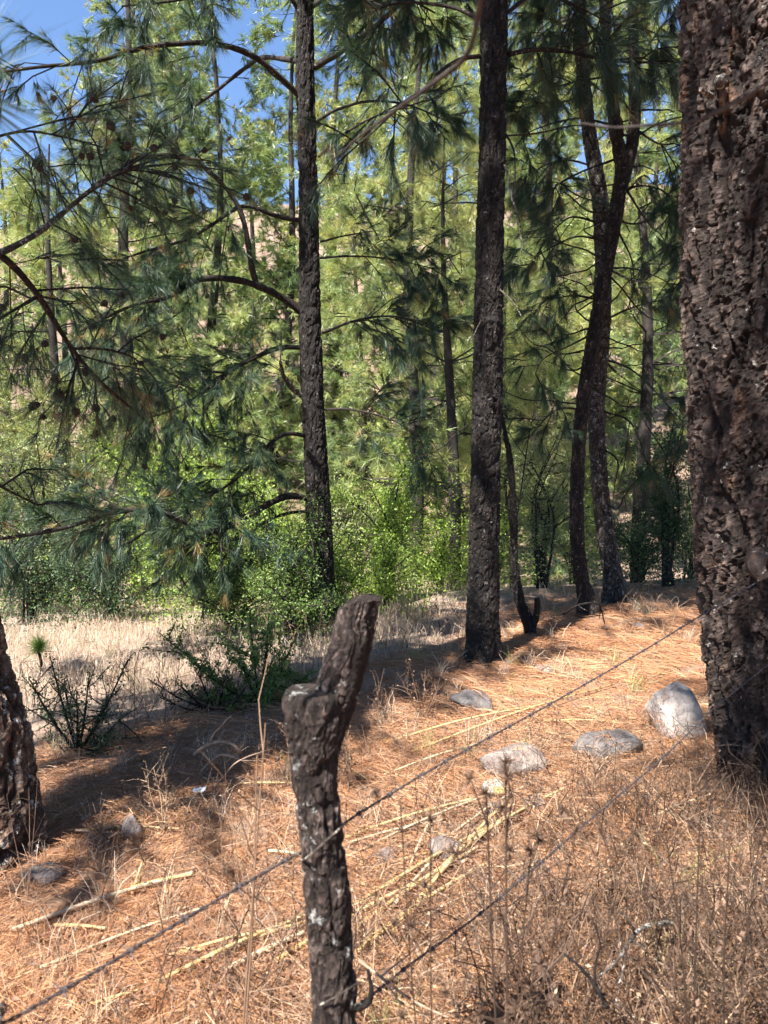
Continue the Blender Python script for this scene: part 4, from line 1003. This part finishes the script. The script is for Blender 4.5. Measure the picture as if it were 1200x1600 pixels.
# ------------------------------------------------------------------ barbed wires
def barb_mesh():
    mb = MB()
    th = np.linspace(0, 4.4 * np.pi, 40)
    q = np.stack([np.linspace(-.004, .004, 40), .0042 * np.cos(th), .0042 * np.sin(th)], 1)
    tube(mb, q, .0011, 5)
    for s_, a in ((-1, .4), (-1, 3.6), (1, 2.0), (1, 5.1)):
        e = np.array([s_ * .006, .018 * math.cos(a), .018 * math.sin(a)])
        tube(mb, np.stack([[s_ * .003, .003 * math.cos(a), .003 * math.sin(a)], e * .6, e]), [.0012, .0011, .0004], 5)
    return mb.mesh('barb', [M['wire']])
BARB = barb_mesh()
def wire(pl, label, off):
    q = resample(pl, 1000)
    t = empty('barbed_wire', q[0], label, 'barbed wire', 'strands of the wire fence')
    T, N, B = frames(q)
    L = np.concatenate([[0], np.cumsum(np.linalg.norm(np.diff(q, axis=0), axis=1))])
    mb = MB()
    for ph in (0, np.pi):
        a = L * 2 * np.pi / .045 + ph
        tube(mb, q + .0019 * (np.cos(a)[:, None] * N + np.sin(a)[:, None] * B), .0016, 5)
    mb.build('strand', M['wire'], t)
    s_ = off
    while s_ < L[-1] - .02:
        k = int(np.searchsorted(L, s_))
        o = bpy.data.objects.new('barb', BARB); COL.objects.link(o); o.parent = t
        o.location = q[k] - q[0]
        o.rotation_mode = 'QUATERNION'; o.rotation_quaternion = Vector(T[k]).to_track_quat('X', 'Z')
        o.rotation_quaternion.rotate(Vector((1, 0, 0)).rotation_difference(Vector((1, 0, 0))))
        o.scale = (1, 1, 1)
        s_ += .115 + rng.normal(0, .006)
wire([np.array([-2.2, -1.75, .80]), np.array([-1.25, -.35, .85]), P(-190, 1690, .80), P(20, 1592, .93), P(245, 1462, 1.14), P(412, 1364, 1.33), P(505, 1312, 1.455), P(560, 1272, 1.54), P(700, 1188, 1.82), P(860, 1100, 2.25), P(1000, 1020, 2.75), P(1095, 962, 3.15), P(1150, 930, 3.26), P(1230, 880, 3.34)], 'upper barbed wire strand rising from the lower left past the post to the massive trunk', .03)
wire([np.array([-2.2, -1.75, .42]), np.array([-1.25, -.35, .48]), P(-60, 2010, 1.0), P(300, 1745, 1.22), P(560, 1570, 1.455), P(640, 1508, 1.62), P(760, 1420, 1.9), P(900, 1300, 2.32), P(1040, 1180, 2.85), P(1110, 1112, 3.16), P(1155, 1075, 3.25), P(1230, 1015, 3.34)], 'lower barbed wire strand running from the foot of the post to the massive trunk', .07)

# ------------------------------------------------------------------ rocks
ROCKS = []
def rock(px, py, wpx, hpx, d, label, mat='rock', seed=0, flat=1.0, sink=.25):
    s_ = d / 1200
    w, h = wpx * s_ * .5, hpx * s_ * .5
    c = P(px, py, d)
    n, seg = 26, 36
    ph = np.linspace(0, np.pi, n); th = np.linspace(0, 2 * np.pi, seg, endpoint=False)
    PH, TH = np.meshgrid(ph, th, indexing='ij')
    D = np.stack([np.sin(PH) * np.cos(TH), np.sin(PH) * np.sin(TH), np.cos(PH)], -1)
    # chip planes cut the ball, then roughen
    r = np.ones(PH.shape) * 1.25
    rs = np.random.default_rng(seed + 1000)
    for k in range(16):
        nn_ = nrm(rs.normal(size=3)); dd = rs.uniform(.66, 1.0)
        q = D @ nn_
        r = np.where(q > .05, np.minimum(r, dd / np.maximum(q, .05)), r)
    r = r * (1 + .10 * fbm(D[..., 0] * 2.2 + D[..., 2] * 1.7 + 7, D[..., 1] * 2.2 + 3, seed, 5))
    V = D * r[..., None] * np.array([w, w * .85, h * 1.15])
    gz = hz(c[0], d)
    V = V.reshape(-1, 3)
    ctr = np.array([c[0], d + w * .3, c[2] - h * (.15 if wpx > 90 and hpx > 70 else .5)])
    i = np.arange(n - 1)[:, None] * seg; j = np.arange(seg)[None]; k = (j + 1) % seg
    F = np.stack([i + j, i + seg + j, i + seg + k, i + k], -1).reshape(-1, 4)
    mb = MB(); mb.add(V, F)
    ROCKS.append((ctr, V))
    o = mb.build('rock', M[mat]); o.location = ctr
    tag(o, label, 'rock', 'rocks on the slope')
    return o
def dist_on_ground(px, py):
    """Distance along +Y at which the ray through (px, py) meets the ground."""
    lo = 1.0
    for d in np.arange(1.0, 40, .02):
        q = P(px, py, d)
        if q[2] < hz(q[0], q[1]): return float(d)
    return 40.
RK = [(1062, 1112, 104, 84, 'large pale boulder beside the massive right trunk', 'rock_pale'), (741, 1093, 62, 40, 'dark faced rock capped with needles in front of the middle trunk', 'rock_dark'),
      (815, 1186, 100, 46, 'flat grey slab half buried in needles at mid slope', 'rock'), (950, 1164, 100, 46, 'low dark grey rock left of the pale boulder', 'rock_dark'),
      (770, 1231, 38, 26, 'small rock with a yellow lichen patch', 'rock_lichen'), (772, 1260, 34, 34, 'grey stone below the yellow lichen rock', 'rock'), (834, 1254, 36, 30, 'rounded grey stone right of the lichen rock', 'rock'),
      (697, 1322, 62, 50, 'pale grey rock under the crossing yellow canes', 'rock'), (604, 1337, 40, 26, 'small bluish grey stone just right of the post', 'rock'), (664, 1354, 26, 24, 'little pale stone beside the cane pile', 'rock'),
      (66, 1366, 62, 30, 'grey lichened stone near the left trunk', 'rock'), (206, 1290, 40, 46, 'pointed grey stone in the shade', 'rock'),
      (850, 1046, 34, 14, 'far flat pale stone behind the wire', 'rock'), (1000, 975, 26, 14, 'pale stone near the foot of the speckled pine', 'rock'), (610, 1345, 30, 14, 'thin flat stone by the canes', 'rock_dark'), (235, 1500, 34, 16, 'buried pebble left of the tall bare stalk', 'rock')]
for k, (px, py, w, h, lab, mt) in enumerate(RK[:-2]):
    d = dist_on_ground(px, py + h * .42)
    rock(px, py, w, h, d, lab, mt, 40 + k)

# ------------------------------------------------------------------ yellow canes
def cane(a, b, r, label, mat='cane', bend=.02):
    da, db = dist_on_ground(*a), dist_on_ground(*b)
    A, Bp = P(*a, da), P(*b, db); r = r * .85; A[2] += r + .010; Bp[2] += r * 1.5 + .018
    L = np.linalg.norm(Bp - A)
    n = max(40, int(L / .008))
    mid = (A + Bp) / 2; mid[2] = max(mid[2], hz(mid[0], mid[1]) + r) + min(bend, L * .02)
    q = resample([A, mid, Bp], n)
    s_ = np.linspace(0, L, n); ph = (s_ + rng.uniform(0, .1)) % .13
    rr = r * (1 + .28 * np.exp(-((ph - .006) / .004) ** 2)) * np.linspace(1.05, .8, n)
    tn = np.clip(.55 - .5 * np.exp(-((ph - .010) / .010) ** 2) + .25 * np.sin(np.floor((s_ + .05) / .13) * 12.9), 0, 1)
    mb = MB(); tube(mb, q, rr, 8, 0, tn)
    o = mb.build('dry_cane', M[mat]); tag(o, label, 'cane', 'dry yellow canes on the ground')
CN = [((530, 1318), (735, 1258), .008, 'cane', 'upper long cane from behind the post towards the lichen rock'), ((545, 1322), (690, 1290), .006, 'cane_pale', 'thin bleached cane just under the upper long one'),
      ((610, 1470), (790, 1262), .010, 'cane', 'bright yellow cane slanting up to the stone below the lichen rock'), ((655, 1395), (800, 1280), .011, 'cane', 'thickest yellow cane in the pile right of the post'),
      ((560, 1455), (745, 1335), .010, 'cane', 'yellow cane along the lower edge of the pile'), ((575, 1365), (700, 1335), .006, 'cane', 'short cane crossing near the bluish stone'),
      ((625, 1400), (672, 1290), .007, 'cane_pale', 'pale cane crossing the pile steeply'), ((600, 1440), (720, 1310), .008, 'cane_pale', 'bleached cane in the middle of the pile'),
      ((550, 1500), (640, 1440), .008, 'cane', 'cane at the bottom end of the pile beside the post'), ((660, 1440), (780, 1390), .007, 'cane_pale', 'dull cane below the pile among dry weeds'),
      ((600, 1165), (830, 1110), .008, 'cane', 'far cane behind the wire below the needle capped rock'), ((640, 1180), (960, 1075), .008, 'cane', 'longest far cane running right towards the massive trunk'), ((850, 1130), (960, 1134), .006, 'cane', 'thin yellow cane in front of the pale boulder'),
      ((20, 1460), (300, 1375), .009, 'cane_pale', 'long pale cane at left running from the edge'), ((205, 1395), (300, 1378), .010, 'cane', 'thick bright cane end left of the post'), ((205, 1410), (222, 1358), .006, 'cane', 'short brown cane propped across the pale one'),
      ((85, 1452), (165, 1462), .007, 'cane', 'short yellow cane at lower left'), ((265, 1500), (440, 1460), .007, 'cane', 'broken cane left of the post foot'), ((275, 1498), (320, 1494), .006, 'cane', 'small yellow cane piece left of the bare stalk'),
      ((350, 1525), (475, 1470), .010, 'cane_pale', 'white bleached cane touching the post from the left'), ((330, 1500), (480, 1450), .007, 'cane', 'yellow cane above the white bleached one'), ((140, 1578), (215, 1560), .006, 'cane', 'short cane near the bottom left corner'),
      ((120, 1303), (280, 1304), .006, 'cane', 'thin orange cane lying beside the pointed stone'), ((340, 1232), (470, 1232), .007, 'cane', 'cane behind the post at the edge of the shade'), ((420, 1335), (470, 1345), .007, 'cane_pale', 'white cane scrap left of the post'), ((690, 1320), (830, 1230), .007, 'cane_pale', 'pale cane reaching the rounded grey stone'), ((430, 1510), (640, 1395), .009, 'cane', 'long yellow cane passing behind the post low down'), ((555, 1420), (820, 1275), .008, 'cane', 'long thin cane through the middle of the pile'),
      ((570, 1480), (760, 1360), .009, 'cane', 'lowest long yellow cane of the pile'), ((540, 1345), (790, 1240), .006, 'cane_pale', 'long pale cane above the bluish stone'), ((700, 1345), (880, 1240), .007, 'cane', 'cane running up right of the grey stones'),
      ((240, 1545), (480, 1440), .008, 'cane', 'long cane rising towards the post from lower left'), ((60, 1520), (330, 1425), .006, 'cane_pale', 'faint pale cane crossing the lower left'), ((600, 1215), (760, 1165), .006, 'cane_pale', 'far pale cane behind the wire'), ((1000, 1290), (1110, 1250), .007, 'cane_pale', 'bleached cane in the weeds by the massive trunk')]
for (a, b, r, mt, lab) in CN: cane(a, b, r, lab, mt)

# white scrap and dead branches in the shade
b0 = P(312, 1240, dist_on_ground(312, 1248))
mb = MB(); V = []; g = np.linspace(-1, 1, 9)
XX, YY = np.meshgrid(g, g); ZZ = .35 * fbm(XX * 2 + 3, YY * 2, 77, 3) + .2 * np.abs(XX)
Vv = np.stack([XX * .030, YY * .02, ZZ * .045 + .016], -1).reshape(-1, 3)
i = np.arange(8)[:, None] * 9; j = np.arange(8)[None]
Fv = np.stack([i + j, i + j + 1, i + 10 + j, i + 9 + j], -1).reshape(-1, 4)
mb.add(Vv, Fv); o = mb.build('paper_scrap', M['scrap']); o.location = b0
sm = o.modifiers.new('thickness', 'SOLIDIFY'); sm.thickness = .002
tag(o, 'crumpled white scrap lying in the tree shade', 'scrap')
def dead_branch(pl, r, label, mat='dead', forks=2):
    q = resample([P(*a) for a in pl], 40)
    mb = MB(); tube(mb, q, np.linspace(r, r * .45, 40), 7, rough=.2, seed=int(rng.integers(99)))
    for k in range(forks):
        a = int(rng.integers(10, 32)); w_ = wander(q[a], nrm(q[a + 3] - q[a]) + .8 * nrm(rng.normal(size=3)), rng.uniform(.08, .2), 6, .4)
        tube(mb, w_, np.linspace(r * .6, r * .25, 6), 5)
    o = mb.build('dead_branch', M[mat]); tag(o, label, 'branch', 'dead branches on the ground')
D = 3.9
dead_branch([(305, 1178, D), (330, 1162, D - .1), (355, 1160, D - .1), (375, 1175, D - .1), (372, 1192, D)], .013, 'curled pale dead branch at the shadow edge behind the post')
dead_branch([(315, 1205, 3.8), (345, 1180, 3.75), (380, 1190, 3.75), (395, 1202, 3.8)], .010, 'dead branch sticking out under the curled one', forks=1)
dead_branch([(318, 1215, 3.75), (340, 1222, 3.65), (365, 1195, 3.6), (388, 1182, 3.6), (425, 1170, 3.65)], .006, 'thin forked reddish dead branch pointing at the post')
dead_branch([(118, 1297, 3.1), (140, 1300, 3.08), (150, 1318, 3.05), (165, 1322, 3.05)], .005, 'small pale dead branch by the left trunk')
dead_branch([(120, 1360, 2.9), (160, 1358, 2.88), (200, 1330, 2.95), (230, 1325, 3.0)], .005, 'grey twig lying right of the left trunk')
dead_branch([(1050, 1440, 2.15), (1000, 1452, 2.1), (965, 1500, 1.95), (930, 1530, 1.9)], .007, 'pale forked dead branch low in the weeds at right', 'branch_pale', 3)
dead_branch([(950, 1575, 1.75), (930, 1540, 1.8), (905, 1510, 1.82), (880, 1490, 1.85)], .006, 'dark dead stick near the bottom edge', 'bark_mid', 1)
dead_branch([(560, 1500, 1.62), (640, 1560, 1.55), (700, 1590, 1.5)], .004, 'brown stick crossing below the lower wire', forks=2)
dead_branch([(880, 960, 6.9), (905, 945, 6.8), (935, 945, 6.8), (945, 975, 6.8)], .012, 'stump like dead wood at the foot of the curving pine', 'bark_mid', 4)

# ------------------------------------------------------------------ weeds told apart
def weed(base, tops, label, heads=0.0, leaf=0, r=.003, headmat=0.1, side=6, tint=.35, d=None, sidelen=.12, name='dry_weed', headsize=.016):
    d = d or dist_on_ground(*base)
    b = P(*base, d); b[2] = min(b[2], hz(b[0], b[1]))
    t = empty(name, b, label, 'weed', 'dry weeds along the fence')
    st, hd = MB(), MB(); used = False
    for (tx, ty) in tops:
        e = P(tx, ty, d + rng.uniform(-.06, .06))
        s_ = resample([b, b * .45 + e * .55 + np.array([rng.normal(0, .015), rng.normal(0, .02), 0]), e], 18)
        tube(st, s_, np.linspace(r, r * .45, 18), 5, 0, tint, rough=.2)
        ends = [e]
        for k in range(side):
            a = int(rng.integers(5, 17)); w_ = wander(s_[a], nrm(s_[a + 1] - s_[a]) + .9 * nrm(rng.normal(size=3)), sidelen * rng.uniform(.4, 1.2), 5, .3)
            tube(st, w_, np.linspace(r * .5, r * .25, 5), 4, 0, tint)
            ends.append(w_[-1])
            if leaf:
                leaves(hd, w_[rng.integers(1, 5, leaf)] + rng.normal(0, .006, (leaf, 3)), .016, 0, rng.uniform(.05, .6, leaf)); used = True
        if heads:
            for p_ in ends:
                if rng.uniform() < heads:
                    m_ = 40
                    dd = nrm(rng.normal(size=(m_, 3)) + [0, 0, .3])
                    A = np.repeat(np.array(p_)[None], m_, 0); C = A + dd * headsize * rng.uniform(.6, 1.1, (m_, 1))
                    thin(hd, A, (A + C) / 2, C, .0022, 0, headmat + rng.uniform(0, .2, m_)); used = True
    st.build('stems', M['weed'], t, kind='stuff')
    if used: hd.build('seed_heads' if heads else 'dried_leaves', M['weed'], t, smooth=False, kind='stuff')
weed((355, 1640), [(402, 1180), (415, 1130)], 'tall bare reddish stalk left of the post', r=.0032, side=5, d=1.55, tint=.55, sidelen=.2)
weed((355, 1600), [(345, 1280)], 'thin leaning stalk beside the tall bare one', r=.0018, side=3, d=1.9, tint=.6)
weed((815, 1640), [(790, 1205), (760, 1240)], 'tall dark seed headed weed in front of the cane pile', heads=.9, r=.0034, side=9, d=1.25, tint=.05, headsize=.020)
weed((790, 1600), [(830, 1330), (900, 1300)], 'weed with round brown seed balls above the lower wire', heads=.8, r=.0024, side=7, d=1.35, tint=.1, headsize=.017)
weed((715, 1640), [(625, 1250), (672, 1280)], 'dark leaning weed with small black heads over the canes', heads=.8, r=.0022, side=6, d=1.3, tint=.05, headsize=.013)
weed((255, 1305), [(225, 1205), (240, 1200), (258, 1210), (268, 1250), (205, 1285)], 'pinkish dry weed standing in front of the shade', leaf=5, r=.003, side=6, tint=.85)
weed((545, 1235), [(538, 1140), (532, 1160), (550, 1170)], 'small pale leafy weed right behind the post', leaf=8, r=.002, side=8, tint=.9, sidelen=.08)
weed((455, 1235), [(446, 1130), (470, 1160), (430, 1175)], 'pale leafy weed left behind the post', leaf=8, r=.002, side=8, tint=.9, sidelen=.1)
weed((660, 1130), [(620, 1050), (640, 1040), (665, 1045), (680, 1060), (690, 1045)], 'brown dry weed left of the needle capped rock', leaf=6, r=.004, side=7, tint=.5, sidelen=.2)
weed((600, 1140), [(590, 1080), (560, 1090), (610, 1085)], 'leafy dry weed at the end of the shade', leaf=6, r=.003, side=7, tint=.5, sidelen=.16)
weed((985, 995), [(965, 940), (1005, 945), (990, 930)], 'brown bracken like weed by the speckled pine', leaf=5, r=.004, side=6, tint=.55, sidelen=.2)
weed((1040, 1000), [(1000, 930), (1025, 925), (1060, 940)], 'pale dry weed left of the massive trunk', leaf=4, r=.004, side=6, tint=.75, sidelen=.2)
weed((40, 1330), [(10, 1240), (45, 1230), (60, 1200)], 'pale dead stem leaning on the left trunk', r=.0018, side=3, d=2.7, tint=.8)
weed((1085, 1640), [(1095, 1250), (1040, 1300)], 'dark bare weed in front of the massive trunk base', r=.003, side=8, d=1.7, tint=.05, leaf=3)
weed((1150, 1640), [(1140, 1330), (1190, 1290)], 'dark bushy weed in the lower right corner', r=.003, side=10, d=1.6, tint=.05, leaf=4)

# ------------------------------------------------------------------ ground cover (stuff)
def in_view(x, y, z, m=130):
    c, s = math.cos(PITCH), math.sin(PITCH)
    zz = z - CAM_Z; fwd = c * y - s * zz; up = s * y + c * zz
    px = 600 + 1200 * x / np.maximum(fwd, .01); py = 800 - 1200 * up / np.maximum(fwd, .01)
    return (fwd > .3) & (px > -m) & (px < 1200 + m) & (py < 1600 + m)
def spread_pts(n, y0, y1, p=1.0):
    y = y0 + (y1 - y0) * rng.uniform(size=n) ** p
    x = rng.uniform(-.66, .66, n) * y
    z = Hh(x, y); k = in_view(x, y, z)
    return np.stack([x[k], y[k], z[k]], 1)
# fallen needles
mb = MB()
q = spread_pts(115000, 1.7, 9.0, 1.4)
s = far_side(q[:, 0], q[:, 1]); dens = fbm(q[:, 0] * 2.5, q[:, 1] * 2.5, 61, 4)
keep = (rng.uniform(size=len(q)) < np.clip(1 - ss(-.2, .8, s) * ss(-.5, 1.0, 1.3 - q[:, 0]), .05, 1)) & (rng.uniform(size=len(q)) < np.clip(.75 + 1.2 * dens, .15, 1))
q = q[keep]; n = len(q)
a = 2.4 + 4.0 * fbm(q[:, 0] * 1.3, q[:, 1] * 1.3, 62, 3) + rng.normal(0, .8, n)
L = rng.uniform(.07, .20, n)
dv = np.stack([np.cos(a), np.sin(a), rng.normal(0, .10, n)], 1)
A = q + [0, 0, .004] ; A[:, 2] += rng.uniform(0, .02, n)
Bm = A + dv * L[:, None] * .5; Bm[:, 2] += rng.uniform(0, .012, n)
C = A + dv * L[:, None] + np.stack([-np.sin(a), np.cos(a), 0 * a], 1) * (rng.normal(0, .18, n) * L)[:, None]
C[:, 2] = np.maximum(C[:, 2], Hh(C[:, 0], C[:, 1]) + .002); Bm[:, 2] = np.maximum(Bm[:, 2], Hh(Bm[:, 0], Bm[:, 1]) + .004)
w = np.maximum(.0013, q[:, 1] / 768 * .38)
thin(mb, A, Bm, C, w, 0, np.clip(.48 + .3 * fbm(q[:, 0] * 3, q[:, 1] * 3, 63, 3) + rng.normal(0, .17, n), 0, 1))
for ctr, V in ROCKS:
    top = V[V[:, 2] > .35 * V[:, 2].max()]; m_ = int(70 + 500 * V[:, 0].max())
    A = top[rng.integers(0, len(top), m_)] + ctr + [0, 0, .003]; a = rng.uniform(0, 6.3, m_)
    dv = np.stack([np.cos(a), np.sin(a), rng.normal(-.15, .15, m_)], 1) * rng.uniform(.04, .12, m_)[:, None]
    base_ = V[np.abs(V[:, 2] + .1 * V[:, 2].max()) < .25 * V[:, 2].max()]
    A = np.where((rng.uniform(size=m_) < .35)[:, None], A, base_[rng.integers(0, len(base_), m_)] * [1.08, 1.08, .6] + ctr)
    thin(mb, A, A + dv * .5 + [0, 0, .006], A + dv, max(.0015, ctr[1] / 768 * .45), 0, np.clip(rng.normal(.5, .2, m_), 0, 1))
o = mb.build('fallen_pine_needles', M['straw'], smooth=False, kind='stuff'); o['label'] = 'rust coloured fallen pine needles over the slope'
# leaf litter
mb = MB(); q = spread_pts(26000, 1.6, 7, 1.6); q = q[(q[:, 0] > -.35 * q[:, 1] + rng.normal(0, .5, len(q)))]
leaves(mb, q + np.stack([0 * q[:, 0], 0 * q[:, 0], rng.uniform(.004, .03, len(q))], 1), .020, 0, rng.uniform(0, .72, len(q)), updir=.9)
o = mb.build('leaf_litter', M['litter'], smooth=False, kind='stuff'); o['label'] = 'small brown dead leaves scattered on the slope'
# dry meadow grass
mb = MB()
q = spread_pts(62000, 3.8, 11, .9); s = far_side(q[:, 0], q[:, 1])
keep = (rng.uniform(size=len(q)) < ss(.05, .9, s)) & (rng.uniform(size=len(q)) < (ss(-.3, 1.0, .75 - q[:, 0] + .15 * (q[:, 1] - 6)) + .06)) & (rng.uniform(size=len(q)) < np.clip(.6 + 2.2 * fbm(q[:, 0] * .9, q[:, 1] * .9, 72, 3), .12, 1)) ; q = q[keep]; n = len(q)
hgt = rng.uniform(.04, .15, n) * (.7 + 1.0 * np.clip(fbm(q[:, 0] * 1.2, q[:, 1] * 1.2, 71, 3) + .4, 0, 1.2))
ln = rng.normal(0, .30, (n, 2)) * hgt[:, None]
Bm = q + np.stack([ln[:, 0] * .4, ln[:, 1] * .4, hgt * .6], 1); C = q + np.stack([ln[:, 0], ln[:, 1], hgt], 1)
thin(mb, q, Bm, C, np.maximum(.002, q[:, 1] / 768 * .40), 0, np.clip(rng.normal(.66, .20, n), 0, .95))
o = mb.build('dry_grass', M['grass'], smooth=False, kind='stuff'); o['label'] = 'pale dry grass covering the meadow beyond the shade'
# sparse tufts of grass and green sprigs on the slope
mb = MB(); c0 = spread_pts(260, 2.0, 8, 1.2)
for p_ in c0:
    m_ = int(rng.integers(8, 30)); pr = p_ + np.stack([rng.normal(0, .03, m_), rng.normal(0, .03, m_), np.zeros(m_)], 1)
    h_ = rng.uniform(.04, .16, m_); l_ = rng.normal(0, .5, (m_, 2)) * h_[:, None]
    C = pr + np.stack([l_[:, 0], l_[:, 1], h_], 1)
    thin(mb, pr, pr + (C - pr) * [.35, .35, .6], C, max(.0016, p_[1] / 768 * .4), 0, np.clip(rng.normal(.62, .18, m_), 0, .95) if rng.uniform() < .85 else np.full(m_, 1.0))
o = mb.build('grass_tufts', M['grass'], smooth=False, kind='stuff'); o['label'] = 'sparse dry grass tufts poking through the needles'
# tangled dry undergrowth in the foreground, thick at the lower right
mb = MB()
c0 = spread_pts(5600, 1.45, 4.6, 1.5)
wgt = ss(-.75, .55, (c0[:, 0] / c0[:, 1]) - .10 * (c0[:, 1] - 2.2)) * .9 + .16 * (c0[:, 1] < 2.6)
c0 = c0[rng.uniform(size=len(c0)) < wgt * np.where(c0[:, 1] > 3.2, .5, 1)]
for p_ in c0:
    right = p_[0] / p_[1] > .1
    h_ = rng.uniform(.08, .30 if right else .22); tn = float(np.clip(rng.normal(.42, .25), 0, 1))
    s_ = wander(p_, [rng.normal(0, .45), rng.normal(0, .45), 1], h_, 7, .3)
    thin(mb, s_[0:-2:2], s_[1:-1:2], s_[2::2], .0028, 0, tn)
    for k in range(int(rng.integers(2, 6))):
        a = int(rng.integers(1, 6)); w_ = wander(s_[a], rng.normal(size=3) + [0, 0, .7], h_ * rng.uniform(.2, .6), 3, .5)
        thin(mb, w_[0:1], w_[1:2], w_[2:3], .0018, 0, tn)
        if rng.uniform() < .25: leaves(mb, w_[1:] + rng.normal(0, .004, (2, 3)), .016, 0, rng.uniform(0, .9, 2))
c1 = spread_pts(4200, 1.5, 3.6, 1.2); c1 = c1[rng.uniform(size=len(c1)) < ss(.0, .42, c1[:, 0] / c1[:, 1]) + .07 * (c1[:, 1] < 2.6)]
c1 = c1[rng.uniform(size=len(c1)) < np.clip(.45 + 2.4 * fbm(c1[:, 0] * 3.2, c1[:, 1] * 3.2, 91, 3), .05, 1)]
for p_ in c1:
    h_ = rng.uniform(.15, .38 + .25 * max(0, 2.4 - p_[1])); tn = float(np.clip(rng.normal(.08, .13), 0, 1))
    s_ = wander(p_, [rng.normal(0, .4), rng.normal(0, .4), 1], h_, 7, .35)
    thin(mb, s_[0:-2:2], s_[1:-1:2], s_[2::2], .0038, 0, tn)
    for k in range(int(rng.integers(3, 8))):
        a = int(rng.integers(2, 7)); w_ = wander(s_[a], rng.normal(size=3) + [0, 0, .7], h_ * rng.uniform(.2, .5), 3, .5)
        thin(mb, w_[0:1], w_[1:2], w_[2:3], .0024, 0, tn)
        if rng.uniform() < .22: leaves(mb, w_[1:] + rng.normal(0, .005, (2, 3)), .020, 0, rng.uniform(0, .4, 2))
# lodged straws lying criss-cross
q = spread_pts(16000, 1.5, 4.5, 1.4); q = q[rng.uniform(size=len(q)) < ss(-.4, .5, q[:, 0] / q[:, 1]) + .12]; n = len(q)
dv = nrm(np.stack([rng.normal(size=n), rng.normal(size=n), rng.normal(.25, .3, n)], 1)); L = rng.uniform(.1, .38, n)[:, None]
A = q + [0, 0, .01]; C = A + dv * L; Bm = (A + C) / 2 + rng.normal(0, .02, (n, 3)) + [0, 0, .02]
C[:, 2] = np.maximum(C[:, 2], Hh(C[:, 0], C[:, 1]) + .01)
thin(mb, A, Bm, C, rng.uniform(.0012, .0030, n), 0, np.clip(rng.normal(.40, .26, n), 0, 1))
o = mb.build('dry_undergrowth', M['weed'], smooth=False, kind='stuff'); o['label'] = 'tangle of brown dead weeds and straw in the foreground'
# twiggy dead weeds along the meadow edge
mb = MB(); 
for k in range(520):
    y = rng.uniform(4.3, 8.2); x = rng.uniform(-.5, .12) * y
    if far_side(x, y) < .05 or far_side(x, y) > 1.7: continue
    p_ = np.array([x, y, hz(x, y)]); h_ = rng.uniform(.15, .45); tn = float(np.clip(rng.normal(.3, .2), 0, 1))
    s_ = wander(p_, [rng.normal(0, .25), rng.normal(0, .25), 1], h_, 7, .25)
    thin(mb, s_[0:-2:2], s_[1:-1:2], s_[2::2], .005, 0, tn)
    for j in range(6):
        a = int(rng.integers(2, 7)); w_ = wander(s_[a], rng.normal(size=3) + [0, 0, .8], h_ * rng.uniform(.15, .4), 3, .4)
        thin(mb, w_[0:1], w_[1:2], w_[2:3], .0035, 0, tn)
o = mb.build('dry_scrub', M['weed'], smooth=False, kind='stuff'); o['label'] = 'thin brown dead stems along the edge of the meadow'

# ------------------------------------------------------------------ near twigs hanging into the frame
def near_twig(pl, r0, r1, label, forks=()):
    t = empty('bare_twig', P(*pl[0]), label, 'twig', 'bare twigs close to the viewer')
    mb = MB(); q = resample([P(*a) for a in pl], 60); tube(mb, q, np.linspace(r0, r1, 60) * .52, 8, rough=.35, seed=int(rng.integers(99)))
    mb.build('stem', M['twig_near'], t)
near_twig([(775, -140, .60), (757, -40, .66), (742, 50, .72), (722, 95, .78), (670, 135, .86), (610, 178, .96), (560, 215, 1.06), (520, 250, 1.15)], .0062, .0022, 'blurred bare twig hanging down from the top across the middle trunk')
near_twig([(1290, 60, .62), (1200, 128, .68), (1150, 160, .72), (1080, 190, .78), (1010, 196, .84), (960, 199, .90), (905, 192, .96)], .0052, .0016, 'blurred bare twig crossing the massive trunk near the top')
near_twig([(1280, 760, .6), (1200, 785, .64), (1150, 792, .68), (1108, 790, .72)], .0038, .0015, 'short blurred twig crossing the massive trunk at mid height')
t = empty('pine_sprig', P(-60, 120, .9), 'blurred pale pine needles poking in at the upper left corner', 'pine sprig')
mb = MB(); tube(mb, resample([P(-160, 60, .85), P(-100, 110, .88), P(-40, 150, .92)], 12), np.linspace(.005, .003, 12), 6); mb.build('stem', M['twig_near'], t)
mb = MB(); tufts(mb, [P(-40, 150, .92), P(-50, 120, .9)], [P(60, 220, .97) - P(-40, 150, .92), P(60, 20, .95) - P(-50, 120, .9)], 42, .15, .0013, .30, .05, 0, np.array([.5, .4]), two=True); mb.build('needles', M['needle'], t, smooth=False, kind='stuff')
